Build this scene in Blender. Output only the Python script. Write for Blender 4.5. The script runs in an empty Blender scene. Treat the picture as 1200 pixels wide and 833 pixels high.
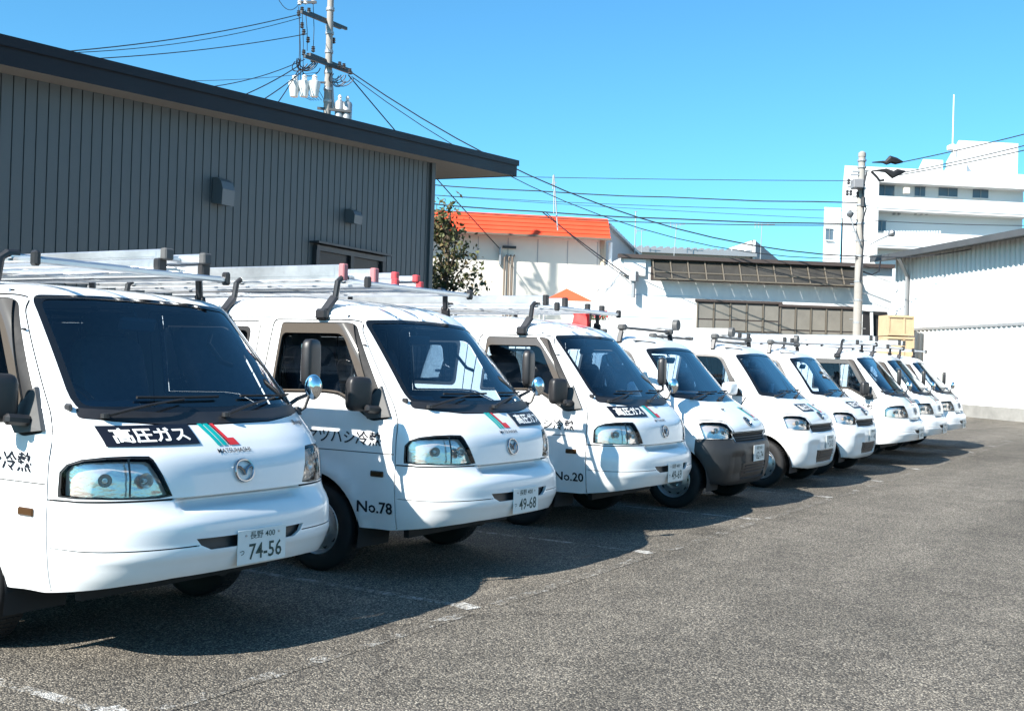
import bpy, math, random
import numpy as np
from mathutils import Vector, Matrix
from mathutils.geometry import delaunay_2d_cdt
R = math.radians
sc = bpy.context.scene
COL = sc.collection
random.seed(7)

# ------------------------------------------------------------------ camera
CAM_H, CAM_F, CAM_TH, CAM_PIT, CAM_ROLL = 1.409, 1321.845, R(31.15), R(0.43), R(1.749)
cam_d = bpy.data.cameras.new('camera'); cam = bpy.data.objects.new('camera', cam_d); COL.objects.link(cam)
sc.camera = cam
cam_d.sensor_width = 36.0; cam_d.lens = CAM_F / 1200 * 36.0; cam_d.clip_start = 0.05; cam_d.clip_end = 5000
_f = np.array([math.cos(CAM_TH)*math.cos(CAM_PIT), math.sin(CAM_TH)*math.cos(CAM_PIT), math.sin(CAM_PIT)])
_r = np.array([math.sin(CAM_TH), -math.cos(CAM_TH), 0.0]); _d = -np.cross(_r, _f)
_c, _s = math.cos(CAM_ROLL), math.sin(CAM_ROLL)
AX_R, AX_D, AX_F = _c*_r - _s*_d, _s*_r + _c*_d, _f
cam.matrix_world = Matrix((( AX_R[0], -AX_D[0], -AX_F[0], 0), (AX_R[1], -AX_D[1], -AX_F[1], 0), (AX_R[2], -AX_D[2], -AX_F[2], CAM_H), (0, 0, 0, 1)))

# ------------------------------------------------------------------ sky, sun, exposure
SUN = Vector((-1.25, 0.34, 1.0)).normalized()
world = bpy.data.worlds.new('World'); sc.world = world; world.use_nodes = True
nt = world.node_tree; nt.nodes.clear()
sky = nt.nodes.new('ShaderNodeTexSky'); sky.sky_type = 'NISHITA'; sky.sun_disc = False
sky.sun_elevation = math.asin(SUN.z); sky.sun_rotation = math.atan2(SUN.x, SUN.y)
sky.altitude = 300; sky.air_density = 1.0; sky.dust_density = 0.6; sky.ozone_density = 1.6
tint = nt.nodes.new('ShaderNodeMix'); tint.data_type = 'RGBA'; tint.blend_type = 'MULTIPLY'
tint.inputs[0].default_value = 1.0; tint.inputs[7].default_value = (0.50, 1.12, 1.36, 1)
bg = nt.nodes.new('ShaderNodeBackground'); bg.inputs[1].default_value = 0.068
wo = nt.nodes.new('ShaderNodeOutputWorld')
nt.links.new(sky.outputs[0], tint.inputs[6]); nt.links.new(tint.outputs[2], bg.inputs[0]); nt.links.new(bg.outputs[0], wo.inputs[0])
sun_d = bpy.data.lights.new('sun', 'SUN'); sun_d.energy = 5.0; sun_d.angle = R(0.53); sun_d.color = (1.0, 0.95, 0.87)
sun = bpy.data.objects.new('sun', sun_d); COL.objects.link(sun)
sun.rotation_euler = SUN.to_track_quat('Z', 'Y').to_euler(); sun.location = (-20, 10, 30)
sc.view_settings.view_transform = 'Standard'; sc.view_settings.look = 'None'
sc.view_settings.exposure = 1.25; sc.view_settings.gamma = 1.0; sc.view_settings.use_curve_mapping = False
sc.render.engine = 'CYCLES'
sc.cycles.use_denoising = True
sc.cycles.max_bounces = 8; sc.cycles.transparent_max_bounces = 24; sc.cycles.glossy_bounces = 3; sc.cycles.transmission_bounces = 6
sc.cycles.caustics_reflective = False; sc.cycles.caustics_refractive = False

# ------------------------------------------------------------------ pixel helpers (1200x833 photo)
def ray(px, py):
    return AX_R*((px-600)/CAM_F) + AX_D*((py-416.5)/CAM_F) + AX_F
def at(px, py, depth):
    return Vector(np.array([0, 0, CAM_H]) + ray(px, py)*depth)
def on_plane(px, py, p0, n):
    d = ray(px, py); o = np.array([0, 0, CAM_H]); n = np.array(n); t = np.dot(np.array(p0)-o, n)/np.dot(d, n)
    return Vector(o + d*t)

# ------------------------------------------------------------------ materials
MAT = {}
def mat(name, col=(0.5, 0.5, 0.5), rough=0.5, metal=0.0, spec=0.5, coat=0.0, var=0.0, vscale=3.0, bump=0.0, bscale=40.0, coord='Object', stretch=None, coatr=0.05):
    if name in MAT: return MAT[name]
    m = bpy.data.materials.new(name); m.use_nodes = True; N = m.node_tree.nodes; L = m.node_tree.links
    b = N['Principled BSDF']; b.inputs['Base Color'].default_value = (*col, 1); b.inputs['Roughness'].default_value = rough
    b.inputs['Metallic'].default_value = metal; b.inputs['Specular IOR Level'].default_value = spec
    b.inputs['Coat Weight'].default_value = coat; b.inputs['Coat Roughness'].default_value = coatr
    if var or bump:
        tc = N.new('ShaderNodeTexCoord'); mp = N.new('ShaderNodeMapping'); L.new(tc.outputs[coord], mp.inputs[0])
        if stretch: mp.inputs['Scale'].default_value = stretch
    if var:
        nz = N.new('ShaderNodeTexNoise'); nz.inputs['Scale'].default_value = vscale; nz.inputs['Detail'].default_value = 6; nz.inputs['Roughness'].default_value = 0.65
        L.new(mp.outputs[0], nz.inputs[0])
        rp = N.new('ShaderNodeMapRange'); rp.inputs[1].default_value = 0.3; rp.inputs[2].default_value = 0.7
        rp.inputs[3].default_value = 1-var; rp.inputs[4].default_value = 1+var*0.5; L.new(nz.outputs[0], rp.inputs[0])
        mx = N.new('ShaderNodeMix'); mx.data_type = 'RGBA'; mx.blend_type = 'MULTIPLY'; mx.inputs[0].default_value = 1
        mx.inputs[6].default_value = (*col, 1); L.new(rp.outputs[0], mx.inputs[7]); L.new(mx.outputs[2], b.inputs['Base Color'])
        rr = N.new('ShaderNodeMapRange'); rr.inputs[3].default_value = rough*0.8; rr.inputs[4].default_value = min(1, rough*1.3); L.new(nz.outputs[0], rr.inputs[0]); L.new(rr.outputs[0], b.inputs['Roughness'])
    if bump:
        n2 = N.new('ShaderNodeTexNoise'); n2.inputs['Scale'].default_value = bscale; n2.inputs['Detail'].default_value = 4; L.new(mp.outputs[0], n2.inputs[0])
        bp = N.new('ShaderNodeBump'); bp.inputs['Strength'].default_value = bump; bp.inputs['Distance'].default_value = 0.01
        L.new(n2.outputs[0], bp.inputs['Height']); L.new(bp.outputs[0], b.inputs['Normal'])
    MAT[name] = m; return m
def glass(name, tint, ior=1.5, gl=0.0):
    m = bpy.data.materials.new(name); m.use_nodes = True; N = m.node_tree.nodes; L = m.node_tree.links; N.clear()
    o = N.new('ShaderNodeOutputMaterial'); mx = N.new('ShaderNodeMixShader'); t = N.new('ShaderNodeBsdfTransparent'); g = N.new('ShaderNodeBsdfGlossy')
    t.inputs[0].default_value = (*tint, 1); g.inputs['Roughness'].default_value = 0.015; g.inputs[0].default_value = (0.95, 0.97, 1, 1)
    f = N.new('ShaderNodeFresnel'); f.inputs[0].default_value = ior
    ad = N.new('ShaderNodeMath'); ad.operation = 'ADD'; ad.use_clamp = True; ad.inputs[1].default_value = gl; L.new(f.outputs[0], ad.inputs[0])
    L.new(ad.outputs[0], mx.inputs[0]); L.new(t.outputs[0], mx.inputs[1]); L.new(g.outputs[0], mx.inputs[2]); L.new(mx.outputs[0], o.inputs[0])
    MAT[name] = m; return m
PAINT = mat('white_paint', (0.80, 0.81, 0.81), 0.32, 0.0, 0.5, 0.6, 0.05, 2.2)
GLASS = glass('window_glass', (0.66, 0.78, 0.88), 1.5, 0.05)
DGLASS = glass('tinted_glass', (0.56, 0.64, 0.70), 1.52)
LENS = glass('lamp_lens', (0.95, 0.96, 0.97), 1.22)
BLACK = mat('black_plastic', (0.02, 0.02, 0.022), 0.42, 0, 0.5, 0, 0.2, 8)
RUBBER = mat('rubber', (0.012, 0.012, 0.013), 0.65, 0, 0.4, 0, 0.25, 10)
FRIT = mat('black_frit', (0.008, 0.010, 0.013), 0.12, 0, 0.5)
TRIM = mat('cabin_trim', (0.20, 0.20, 0.20), 0.8)
LINER = mat('dark_liner', (0.015, 0.015, 0.017), 0.8)
GREYP = mat('grey_trim', (0.09, 0.09, 0.09), 0.55, 0, 0.5, 0, 0.15, 12)
VISOR = mat('smoked_visor', (0.085, 0.072, 0.06), 0.12, 0, 0.6, 0.3)
EMB = mat('dark_chrome', (0.30, 0.31, 0.33), 0.15, 1.0)
CHROME = mat('chrome', (0.78, 0.79, 0.8), 0.08, 1.0)
CHROME2 = mat('lamp_reflector', (0.95, 0.83, 0.74), 0.16, 0.65, bump=0.6, bscale=11, stretch=(1, 1, 1.6))
STEEL = mat('steel_rim', (0.42, 0.43, 0.44), 0.35, 0.8, 0.5, 0, 0.2, 9)
ALU = mat('aluminium', (0.68, 0.70, 0.72), 0.34, 0.85, 0.5, 0, 0.12, 6, 0.05, 60)
RACKP = mat('black_rack_paint', (0.03, 0.03, 0.033), 0.35, 0.2, 0.5, 0, 0.25, 10)
RED = mat('red_plastic', (0.55, 0.06, 0.07), 0.45, 0, 0.5, 0, 0.2, 20)
REDCLOTH = mat('red_cloth', (0.75, 0.04, 0.04), 0.7)
TEAL = mat('teal_print', (0.0, 0.36, 0.34), 0.4)
REDP = mat('red_print', (0.62, 0.03, 0.03), 0.4)
NAVY = mat('navy_print', (0.006, 0.007, 0.013), 0.4)
WHITEP = mat('white_print', (0.85, 0.85, 0.82), 0.5)
PLATE = mat('plate_white', (0.74, 0.76, 0.74), 0.4, 0, 0.5, 0, 0.05, 12)
GREEN = mat('plate_green', (0.008, 0.05, 0.045), 0.5)
SEAT = mat('seat_cloth', (0.10, 0.11, 0.125), 0.9, 0, 0.3, 0, 0.2, 20)
DASH = mat('dash_plastic', (0.10, 0.105, 0.11), 0.6, 0, 0.4)
PAPER = mat('paper', (0.75, 0.75, 0.72), 0.8)
AMBER = mat('amber', (0.55, 0.22, 0.03), 0.3)
ORANGEL = mat('smoked_marker', (0.06, 0.03, 0.012), 0.2)
BUMPG = mat('grey_bumper_plastic', (0.020, 0.021, 0.023), 0.5, 0, 0.5, 0, 0.15, 5, 0.06, 300)

# ------------------------------------------------------------------ mesh helpers
def link(name, verts, faces, m=None, parent=None, smooth=False, normals=None):
    me = bpy.data.meshes.new(name); me.from_pydata([tuple(v) for v in verts], [], [tuple(f) for f in faces])
    if m is not None: me.materials.append(m)
    if smooth or normals is not None: me.shade_smooth()
    if normals is not None: me.normals_split_custom_set_from_vertices([tuple(n) for n in normals])
    o = bpy.data.objects.new(name, me); COL.objects.link(o)
    if parent is not None: o.parent = parent
    return o
class MB:
    def __init__(s): s.v = []; s.f = []
    def add(s, vs, fs):
        b = len(s.v); s.v += [tuple(v) for v in vs]; s.f += [tuple(i+b for i in f) for f in fs]; return s
    def box(s, c, d, M=None, bev=0.0):
        x, y, z = d[0]/2, d[1]/2, d[2]/2
        if bev > 0:
            b = min(bev, x*0.9, y*0.9, z*0.9); vs = []; idx = {}
            for sx in (-1, 1):
                for sy in (-1, 1):
                    for sz in (-1, 1):
                        for k in range(3):
                            p = [sx*x, sy*y, sz*z]
                            for j in range(3):
                                if j != k: p[j] -= (sx, sy, sz)[j]*b
                            idx[(sx, sy, sz, k)] = len(vs); vs.append(Vector(p))
            fs = []
            for k in range(3):
                a, b2 = [(1, 2), (2, 0), (0, 1)][k]
                for sg in (-1, 1):
                    q = []
                    for sa, sb in ((-1, -1), (1, -1), (1, 1), (-1, 1)):
                        t = [0, 0, 0]; t[k] = sg; t[a] = sa; t[b2] = sb; q.append(idx[(*t, k)])
                    fs.append(q if sg > 0 else q[::-1])
            for k in range(3):
                a, b2 = [(1, 2), (2, 0), (0, 1)][k]
                for sa in (-1, 1):
                    for sb in (-1, 1):
                        t0 = [0, 0, 0]; t0[a] = sa; t0[b2] = sb; t1 = list(t0); t0[k] = -1; t1[k] = 1
                        q = [idx[(*t0, a)], idx[(*t1, a)], idx[(*t1, b2)], idx[(*t0, b2)]]
                        fs.append(q if sa*sb < 0 else q[::-1])
            for sx in (-1, 1):
                for sy in (-1, 1):
                    for sz in (-1, 1):
                        q = [idx[(sx, sy, sz, k)] for k in range(3)]; fs.append(q if sx*sy*sz > 0 else q[::-1])
        else:
            vs = [Vector((sx*x, sy*y, sz*z)) for sx in (-1, 1) for sy in (-1, 1) for sz in (-1, 1)]
            fs = [(0, 1, 3, 2), (4, 6, 7, 5), (0, 4, 5, 1), (2, 3, 7, 6), (0, 2, 6, 4), (1, 5, 7, 3)]
        if M is not None: vs = [M @ v for v in vs]
        return s.add([v + Vector(c) for v in vs], fs)
    def bar(s, a, b, w, h=None, up=(0, 0, 1), bev=0.0):
        a, b = Vector(a), Vector(b); h = h or w; d = (b-a); ln = d.length; d.normalize()
        u = Vector(up)
        if abs(d.dot(u)) > 0.98: u = Vector((1, 0, 0))
        x = u.cross(d).normalized(); z = d.cross(x)
        M = Matrix((x, d, z)).transposed()
        return s.box((a+b)/2, (w, ln, h), M, bev)
    def tube(s, pts, r, n=8, cap=True):
        pts = [Vector(p) for p in pts]; rs = r if isinstance(r, (list, tuple)) else [r]*len(pts); vs = []; fs = []
        u = None
        for i, p in enumerate(pts):
            t = (pts[min(i+1, len(pts)-1)]-pts[max(i-1, 0)]).normalized()
            if u is None: u = t.orthogonal().normalized()
            else: u = (u - t*u.dot(t)); u = u.normalized() if u.length > 1e-6 else t.orthogonal().normalized()
            w = t.cross(u)
            for k in range(n):
                a = 2*math.pi*k/n; vs.append(p + (u*math.cos(a)+w*math.sin(a))*rs[i])
        for i in range(len(pts)-1):
            for k in range(n): fs.append((i*n+k, i*n+(k+1) % n, (i+1)*n+(k+1) % n, (i+1)*n+k))
        if cap: fs.append(tuple(range(n))[::-1]); fs.append(tuple(range((len(pts)-1)*n, len(pts)*n)))
        return s.add(vs, fs)
    def lathe(s, prof, n=32, c=(0, 0, 0), axis='Z', cap=False):
        vs = []; fs = []; m = len(prof)
        for k in range(n):
            a = 2*math.pi*k/n
            for (r, h) in prof:
                p = (r*math.cos(a), r*math.sin(a), h)
                if axis == 'X': p = (h, r*math.cos(a), r*math.sin(a))
                if axis == 'Y': p = (r*math.sin(a), h, r*math.cos(a))
                vs.append(Vector(p)+Vector(c))
        for k in range(n):
            for i in range(m-1): fs.append((k*m+i, ((k+1) % n)*m+i, ((k+1) % n)*m+i+1, k*m+i+1))
        if cap: fs.append(tuple(k*m for k in range(n))[::-1]); fs.append(tuple(k*m+m-1 for k in range(n)))
        return s.add(vs, fs)
    def rbox(s, c, d, M=None, e=0.35, n=20):
        sp = lambda t: math.copysign(abs(t)**e, t); vs = []; fs = []; m = n//2
        for i in range(m+1):
            a = -math.pi/2+math.pi*i/m
            for k in range(n):
                b = 2*math.pi*k/n; q = Vector((d[0]/2*sp(math.cos(a))*sp(math.cos(b)), d[1]/2*sp(math.cos(a))*sp(math.sin(b)), d[2]/2*sp(math.sin(a))))
                vs.append((M @ q if M is not None else q)+Vector(c))
        for i in range(m):
            for k in range(n): fs.append((i*n+k, i*n+(k+1) % n, (i+1)*n+(k+1) % n, (i+1)*n+k))
        return s.add(vs, fs)
    def prism(s, poly, ext):
        n = len(poly); e = Vector(ext); a = [Vector(p) for p in poly]
        return s.add(a+[p+e for p in a], [tuple(range(n))[::-1], tuple(range(n, 2*n))]+[(i, (i+1) % n, n+(i+1) % n, n+i) for i in range(n)])
    def quad(s, a, b, c, d): return s.add([a, b, c, d], [(0, 1, 2, 3)])
    def xf(s, M): s.v = [tuple(M @ Vector(v)) for v in s.v]; return s
    def build(s, name, m, parent=None, smooth=False, flip=True):
        o = link(name, s.v, s.f, m, parent)
        if flip:
            import bmesh
            b = bmesh.new(); b.from_mesh(o.data); bmesh.ops.recalc_face_normals(b, faces=b.faces); b.to_mesh(o.data); b.free()
        if smooth:
            o.data.shade_smooth()
            o.data.set_sharp_from_angle(angle=R(35))
        return o
def empty(name, loc=(0, 0, 0), rz=0.0):
    o = bpy.data.objects.new(name, None); COL.objects.link(o); o.location = loc; o.rotation_euler = (0, 0, rz); o.empty_display_size = 0.2; return o
def tag(o, label=None, cat=None, group=None, kind=None):
    if label: o['label'] = label
    if cat: o['category'] = cat
    if group: o['group'] = group
    if kind: o['kind'] = kind
    return o
def copy_tree(o, parent=None):
    c = o.copy(); COL.objects.link(c); c.parent = parent
    for ch in list(o.children): copy_tree(ch, c)
    return c
def pchip(xs, ys):
    xs = np.array(xs, float); ys = np.array(ys, float); h = np.diff(xs); d = np.diff(ys)/h; m = np.zeros_like(ys)
    for i in range(1, len(xs)-1):
        if d[i-1]*d[i] > 0:
            w1, w2 = 2*h[i]+h[i-1], h[i]+2*h[i-1]; m[i] = (w1+w2)/(w1/d[i-1]+w2/d[i])
    m[0], m[-1] = d[0], d[-1]
    def f(x):
        x = np.clip(np.asarray(x, float), xs[0], xs[-1]); i = np.clip(np.searchsorted(xs, x)-1, 0, len(xs)-2)
        t = (x-xs[i])/h[i]; return (2*t**3-3*t**2+1)*ys[i]+(t**3-2*t**2+t)*h[i]*m[i]+(-2*t**3+3*t**2)*ys[i+1]+(t**3-t**2)*h[i]*m[i+1]
    return f
_txt = {}
def text2d(s, bold=0.0, shear=0.0):
    k = (s, bold, shear)
    if k not in _txt:
        cu = bpy.data.curves.new('t', 'FONT'); cu.body = s; cu.align_x = 'CENTER'; cu.align_y = 'CENTER'; cu.offset = bold; cu.shear = shear; cu.resolution_u = 2
        o = bpy.data.objects.new('t', cu); COL.objects.link(o); bpy.context.view_layer.update()
        me = o.evaluated_get(bpy.context.evaluated_depsgraph_get()).to_mesh()
        v = np.array([tuple(x.co) for x in me.vertices])[:, :2]; f = [tuple(p.vertices) for p in me.polygons]
        bpy.data.objects.remove(o); bpy.data.curves.remove(cu)
        lo, hi = v.min(0), v.max(0); v = (v-(lo+hi)/2); _txt[k] = (v, f, hi-lo)
    return _txt[k]
def text_fit(s, w, h, bold=0.0, shear=0.0):
    v, f, d = text2d(s, bold, shear); return v*np.array([w/d[0], h/d[1]]), f

# ------------------------------------------------------------------ van shell: a smooth surface cut into panels
def round_poly(pts, r, seg=4):
    out = []; n = len(pts)
    rr = r if isinstance(r, (list, tuple)) else [r]*n
    for i in range(n):
        p0, p, p1 = [np.array(pts[j % n], float) for j in (i-1, i, i+1)]
        a, b = p0-p, p1-p; la, lb = np.linalg.norm(a), np.linalg.norm(b)
        if rr[i] <= 0: out.append(tuple(p)); continue
        q = min(rr[i], la*0.48, lb*0.48); A, B = p+a/la*q, p+b/lb*q
        for k in range(seg+1):
            t = k/seg; out.append(tuple((1-t)**2*A+2*t*(1-t)*p+t*t*B))
    return out
def dens(pts, step=0.04, closed=True):
    out = []; n = len(pts)
    for i in range(n if closed else n-1):
        a, b = np.array(pts[i], float), np.array(pts[(i+1) % n], float); k = max(1, int(math.ceil(np.linalg.norm(b-a)/step)))
        for j in range(k): out.append(tuple(a+(b-a)*j/k))
    if not closed: out.append(tuple(pts[-1]))
    return out
def inpoly(P, poly):
    x, y = P[:, 0], P[:, 1]; c = np.zeros(len(P), bool); q = np.array(poly); j = len(q)-1
    for i in range(len(q)):
        xi, yi, xj, yj = q[i][0], q[i][1], q[j][0], q[j][1]
        if yi != yj: c ^= ((yi > y) != (yj > y)) & (x < (xj-xi)*(y-yi)/(yj-yi)+xi)
        j = i
    return c
def segdist(P, line):
    d = np.full(len(P), 1e9); q = np.array(line)
    for a, b in zip(q[:-1], q[1:]):
        ab = b-a; l = ab@ab
        if l < 1e-14: continue
        t = np.clip(((P-a)@ab)/l, 0, 1); d = np.minimum(d, np.linalg.norm(P-a-t[:, None]*ab, axis=1))
    return d
class Shell:
    UF, US, UR = 1.15, 3.2, 0.8
    def __init__(s, rows, n=3.0, disp=None, side=None):
        a = np.array(rows); s.v0, s.v1 = a[0, 0], a[-1, 0]; s.disp = disp; s.n = n; s.sidef = side
        s.z, s.W, s.yf, s.D, s.yr = [pchip(a[:, 0], a[:, k]) for k in (1, 2, 3, 4, 5)]
        ph = np.linspace(0, math.pi/2, 2001); x = 0.84*np.sin(ph)**(2/n); y = 0.42*(1-np.cos(ph))
        l = np.concatenate([[0], np.cumsum(np.hypot(np.diff(x), np.diff(y)))]); s.ph, s.tl = ph, l/l[-1]
    def ev(s, U, V):
        U, V = np.asarray(U, float), np.asarray(V, float); W, yf, D, z, yr = s.W(V), s.yf(V), s.D(V), s.z(V), s.yr(V)
        t1 = np.clip(U/s.UF, 0, 1); p1 = np.interp(t1, s.tl, s.ph)
        t2 = np.clip((s.UF+s.US+s.UR-U)/s.UR, 0, 1); p2 = np.interp(t2, s.tl, s.ph)
        fr, re = U <= s.UF, U >= s.UF+s.US; yc = yf+D; yR = yr-0.3; ss = (U-s.UF)/s.US
        x = np.where(fr, W*np.sin(p1)**(2/s.n), np.where(re, W*np.sin(p2)**(2/s.n), W))
        y = np.where(fr, yf+D*(1-np.cos(p1)), np.where(re, yr-0.3*(1-np.cos(p2)), yc+ss*(yR-yc)))
        if s.disp is not None: y = y+s.disp(x, z, fr)
        if s.sidef is not None: x = x+s.sidef(y, z)*np.clip((U-s.UF*0.8)/(s.UF*0.2), 0, 1)
        return np.stack([-x, y, z], -1)
    def nrm(s, U, V):
        e = 2e-3; U, V = np.asarray(U, float), np.asarray(V, float)
        u0, u1 = np.maximum(U-e, 0.0005), np.minimum(np.maximum(U+e, 2*e), s.UF+s.US+s.UR-0.0005); v0, v1 = np.maximum(V-e, s.v0), np.minimum(V+e, s.v1)
        n = np.cross(s.ev(u1, V)-s.ev(u0, V), s.ev(U, v1)-s.ev(U, v0)); l = np.linalg.norm(n, axis=-1, keepdims=True); n = n/np.maximum(l, 1e-12)
        m = np.asarray(U) < 0.004; n[m, 0] = 0; n = n/np.maximum(np.linalg.norm(n, axis=-1, keepdims=True), 1e-12)
        return n*s.sgn
    def ux(s, x, v):
        p = np.arcsin(np.clip((np.abs(x)/s.W(v)), 0, 1)**(s.n/2)); return np.interp(p, s.ph, s.tl)*s.UF
    def uy(s, y, v):
        yf, D = s.yf(v), s.D(v); yc = yf+D; yR = s.yr(v)-0.3
        p = np.arccos(np.clip(1-(y-yf)/D, 0, 1))
        return np.where(y < yc, np.interp(p, s.ph, s.tl)*s.UF, s.UF+s.US*(y-yc)/(yR-yc))
    def F(s, pts): return [(float(s.ux(x, v)), v) for x, v in dens(pts)]
    def S(s, pts, closed=True): return [(float(s.uy(y, v)), v) for y, v in dens(pts, closed=closed)]
    def mesh(s, regions, gaps, lower, holes=()):
        # regions: [(key, uvpoly)], first match wins; gaps: [(uvline, halfwidth)]; lower: function u -> lowest v
        s.sgn = 1.0; s.sgn = -1.0 if s.nrm(np.array([0.3]), np.array([0.9]))[0][1] > 0 else 1.0
        pts = []; edges = []
        def chain(line, closed):
            b = len(pts); pts.extend([(max(0.0, p[0]), p[1]) for p in line]); n = len(line)
            edges.extend([(b+i, b+(i+1) % n) for i in range(n if closed else n-1)])
        Um = s.UF+s.US+s.UR
        low = [(u, lower(u)) for u in np.arange(0, Um+0.001, 0.03)]; low[-1] = (Um, lower(Um)); chain(low, False)
        for k, p in regions: chain(p, True)
        for k, p in holes: chain(p, True)
        for l, w in gaps:
            q = np.array(l); t = np.gradient(q, axis=0); t /= np.maximum(np.linalg.norm(t, axis=1, keepdims=True), 1e-9); nn = np.stack([-t[:, 1], t[:, 0]], 1)
            chain(q+nn*w, False); chain(q-nn*w, False)
        con = np.array(pts); E = np.array(edges)
        gu = np.concatenate([np.linspace(0, s.UF, 30), np.linspace(s.UF, s.UF+s.US, 40)[1:], np.linspace(s.UF+s.US, Um, 10)[1:]])
        gv = np.concatenate([np.arange(s.v0, 1.78, 0.028), np.linspace(1.80, s.v1, 12)])
        G = np.array([(u, v) for u in gu for v in gv])
        keep = np.ones(len(G), bool)
        for a, b in E:
            A, B = con[a], con[b]; lo, hi = np.minimum(A, B)-0.009, np.maximum(A, B)+0.009
            m = np.where((G[:, 0] > lo[0]) & (G[:, 0] < hi[0]) & (G[:, 1] > lo[1]) & (G[:, 1] < hi[1]) & keep)[0]
            if len(m): keep[m[segdist(G[m], [A, B]) < 0.009]] = False
        edge_pt = (G[:, 0] == 0) | (G[:, 0] == Um) | (G[:, 1] == s.v1)
        G = G[keep | edge_pt]
        allp = [Vector((float(a), float(b))) for a, b in con]+[Vector((float(a), float(b))) for a, b in G]
        V, _, Fc, *_r = delaunay_2d_cdt(allp, edges, [], 0, 1e-5)
        V = np.array([tuple(v) for v in V]); Fc = np.array([tuple(f) for f in Fc if len(f) == 3])
        C = V[Fc].mean(1)
        ok = C[:, 1] > np.array([lower(u) for u in C[:, 0]])
        a, b, c = V[Fc[:, 0]], V[Fc[:, 1]], V[Fc[:, 2]]
        ar = np.abs((b[:, 0]-a[:, 0])*(c[:, 1]-a[:, 1])-(b[:, 1]-a[:, 1])*(c[:, 0]-a[:, 0])); ok &= ar > 1e-9
        lab = np.full(len(Fc), 'body', dtype=object)
        for k, p in reversed(regions): lab[inpoly(C, p)] = k
        for l, w in gaps:
            near = ok & (C[:, 0] > min(p[0] for p in l)-0.03) & (C[:, 0] < max(p[0] for p in l)+0.03); ii = np.where(near)[0]
            lab[ii[segdist(C[ii], l) < w*0.98]] = 'gap'
        for k, p in holes: lab[inpoly(C, p)] = 'hole'
        lab[~ok] = 'hole'; s.V, s.Fc, s.lab = V, Fc, lab
        s.P = s.ev(V[:, 0], V[:, 1]); s.N = s.nrm(V[:, 0], V[:, 1])
        return s
    def part(s, keys, off=0.0, sides=(-1, 1), wall=None, cap=False):
        keys = [keys] if isinstance(keys, str) else keys
        fs = s.Fc[np.isin(s.lab, keys)]; vs, fc, ns = [], [], []
        for sd in sides:
            used, inv = np.unique(fs, return_inverse=True); f = inv.reshape(fs.shape)
            n = s.N[used].copy(); p = s.P[used]+n*off; m = np.array([-sd, 1, 1]); base = len(vs)
            # orient triangles along the analytic normal
            tn = np.cross(p[f[:, 1]]-p[f[:, 0]], p[f[:, 2]]-p[f[:, 0]]); fl = (tn*n[f].mean(1)).sum(1) < 0; g = f.copy(); g[fl] = g[fl][:, ::-1]
            h = g if sd == -1 else g[:, ::-1]
            vs.extend((p*m).tolist()); ns.extend((n*m).tolist()); fc.extend((h+base).tolist())
            if wall:
                cnt = {}
                for t in g:
                    for i in range(3): cnt[(t[i], t[(i+1) % 3])] = 1
                U = s.V[used][:, 0]
                for (i, j) in cnt:
                    if (j, i) in cnt or (len(sides) == 2 and U[i] < 1e-6 and U[j] < 1e-6): continue
                    q = [p[i], p[j], p[j]+n[j]*wall, p[i]+n[i]*wall]; b = len(vs); vs.extend([(k*m).tolist() for k in q])
                    e = p[j]-p[i]; wn = np.cross(n[i], e); wn = -wn/max(np.linalg.norm(wn), 1e-9); ns.extend([(wn*m).tolist()]*4)
                    fc.append([b, b+1, b+2, b+3] if sd == 1 else [b+3, b+2, b+1, b])
        if cap:
            a = [i for i, v in enumerate(s.V) if abs(v[1]-s.v1) < 1e-6]; a.sort(key=lambda i: s.V[i][0])
            L = [s.P[i] for i in a]; b = len(vs); vs += [tuple(p) for p in L]+[(-p[0], p[1], p[2]) for p in L]; ns += [(0, 0, 1)]*(2*len(L)); n = len(L)
            fc += [[b+i, b+i+1, b+n+i+1, b+n+i] for i in range(n-1)]
        return vs, fc, ns
    def obj(s, name, keys, m, parent, **k):
        vs, fc, ns = s.part(keys, **k); return link(name, vs, fc, m, parent, normals=ns)
    def on_front(s, name, v2, faces, x0, z0, m, parent, off=0.003, kz=1.0):
        x = x0+v2[:, 0]; v = z0+v2[:, 1]*kz; U = s.ux(np.abs(x), v); p = s.ev(U, v)+s.nrm(U, v)*off; p[:, 0] *= -np.sign(np.where(x == 0, 1, x))
        return link(name, p.tolist(), faces, m, parent)
    def on_side(s, name, v2, faces, y0, z0, m, parent, off=0.003, sd=-1):
        y = y0-v2[:, 0]; v = z0+v2[:, 1]; U = s.uy(y, v); p = s.ev(U, v)+s.nrm(U, v)*off
        if sd == 1: p[:, 0] *= -1
        return link(name, p.tolist(), faces, m, parent)
    def at_front(s, x, v, off=0.0):
        U = s.ux(np.array([abs(x)]), np.array([v])); p = (s.ev(U, np.array([v]))+s.nrm(U, np.array([v]))*off)[0]
        if x > 0: p[0] *= -1
        return Vector(p)
    def at_side(s, y, v, off=0.0, sd=-1):
        U = s.uy(np.array([y]), np.array([v])); p = (s.ev(U, np.array([v]))+s.nrm(U, np.array([v]))*off)[0]
        if sd == 1: p[0] *= -1
        return Vector(p)
def grid2d(poly_fn, nu=14, nv=5):
    v = np.array([poly_fn(i/nu, j/nv) for j in range(nv+1) for i in range(nu+1)])
    return v, [(j*(nu+1)+i, j*(nu+1)+i+1, (j+1)*(nu+1)+i+1, (j+1)*(nu+1)+i) for j in range(nv) for i in range(nu)]
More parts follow.
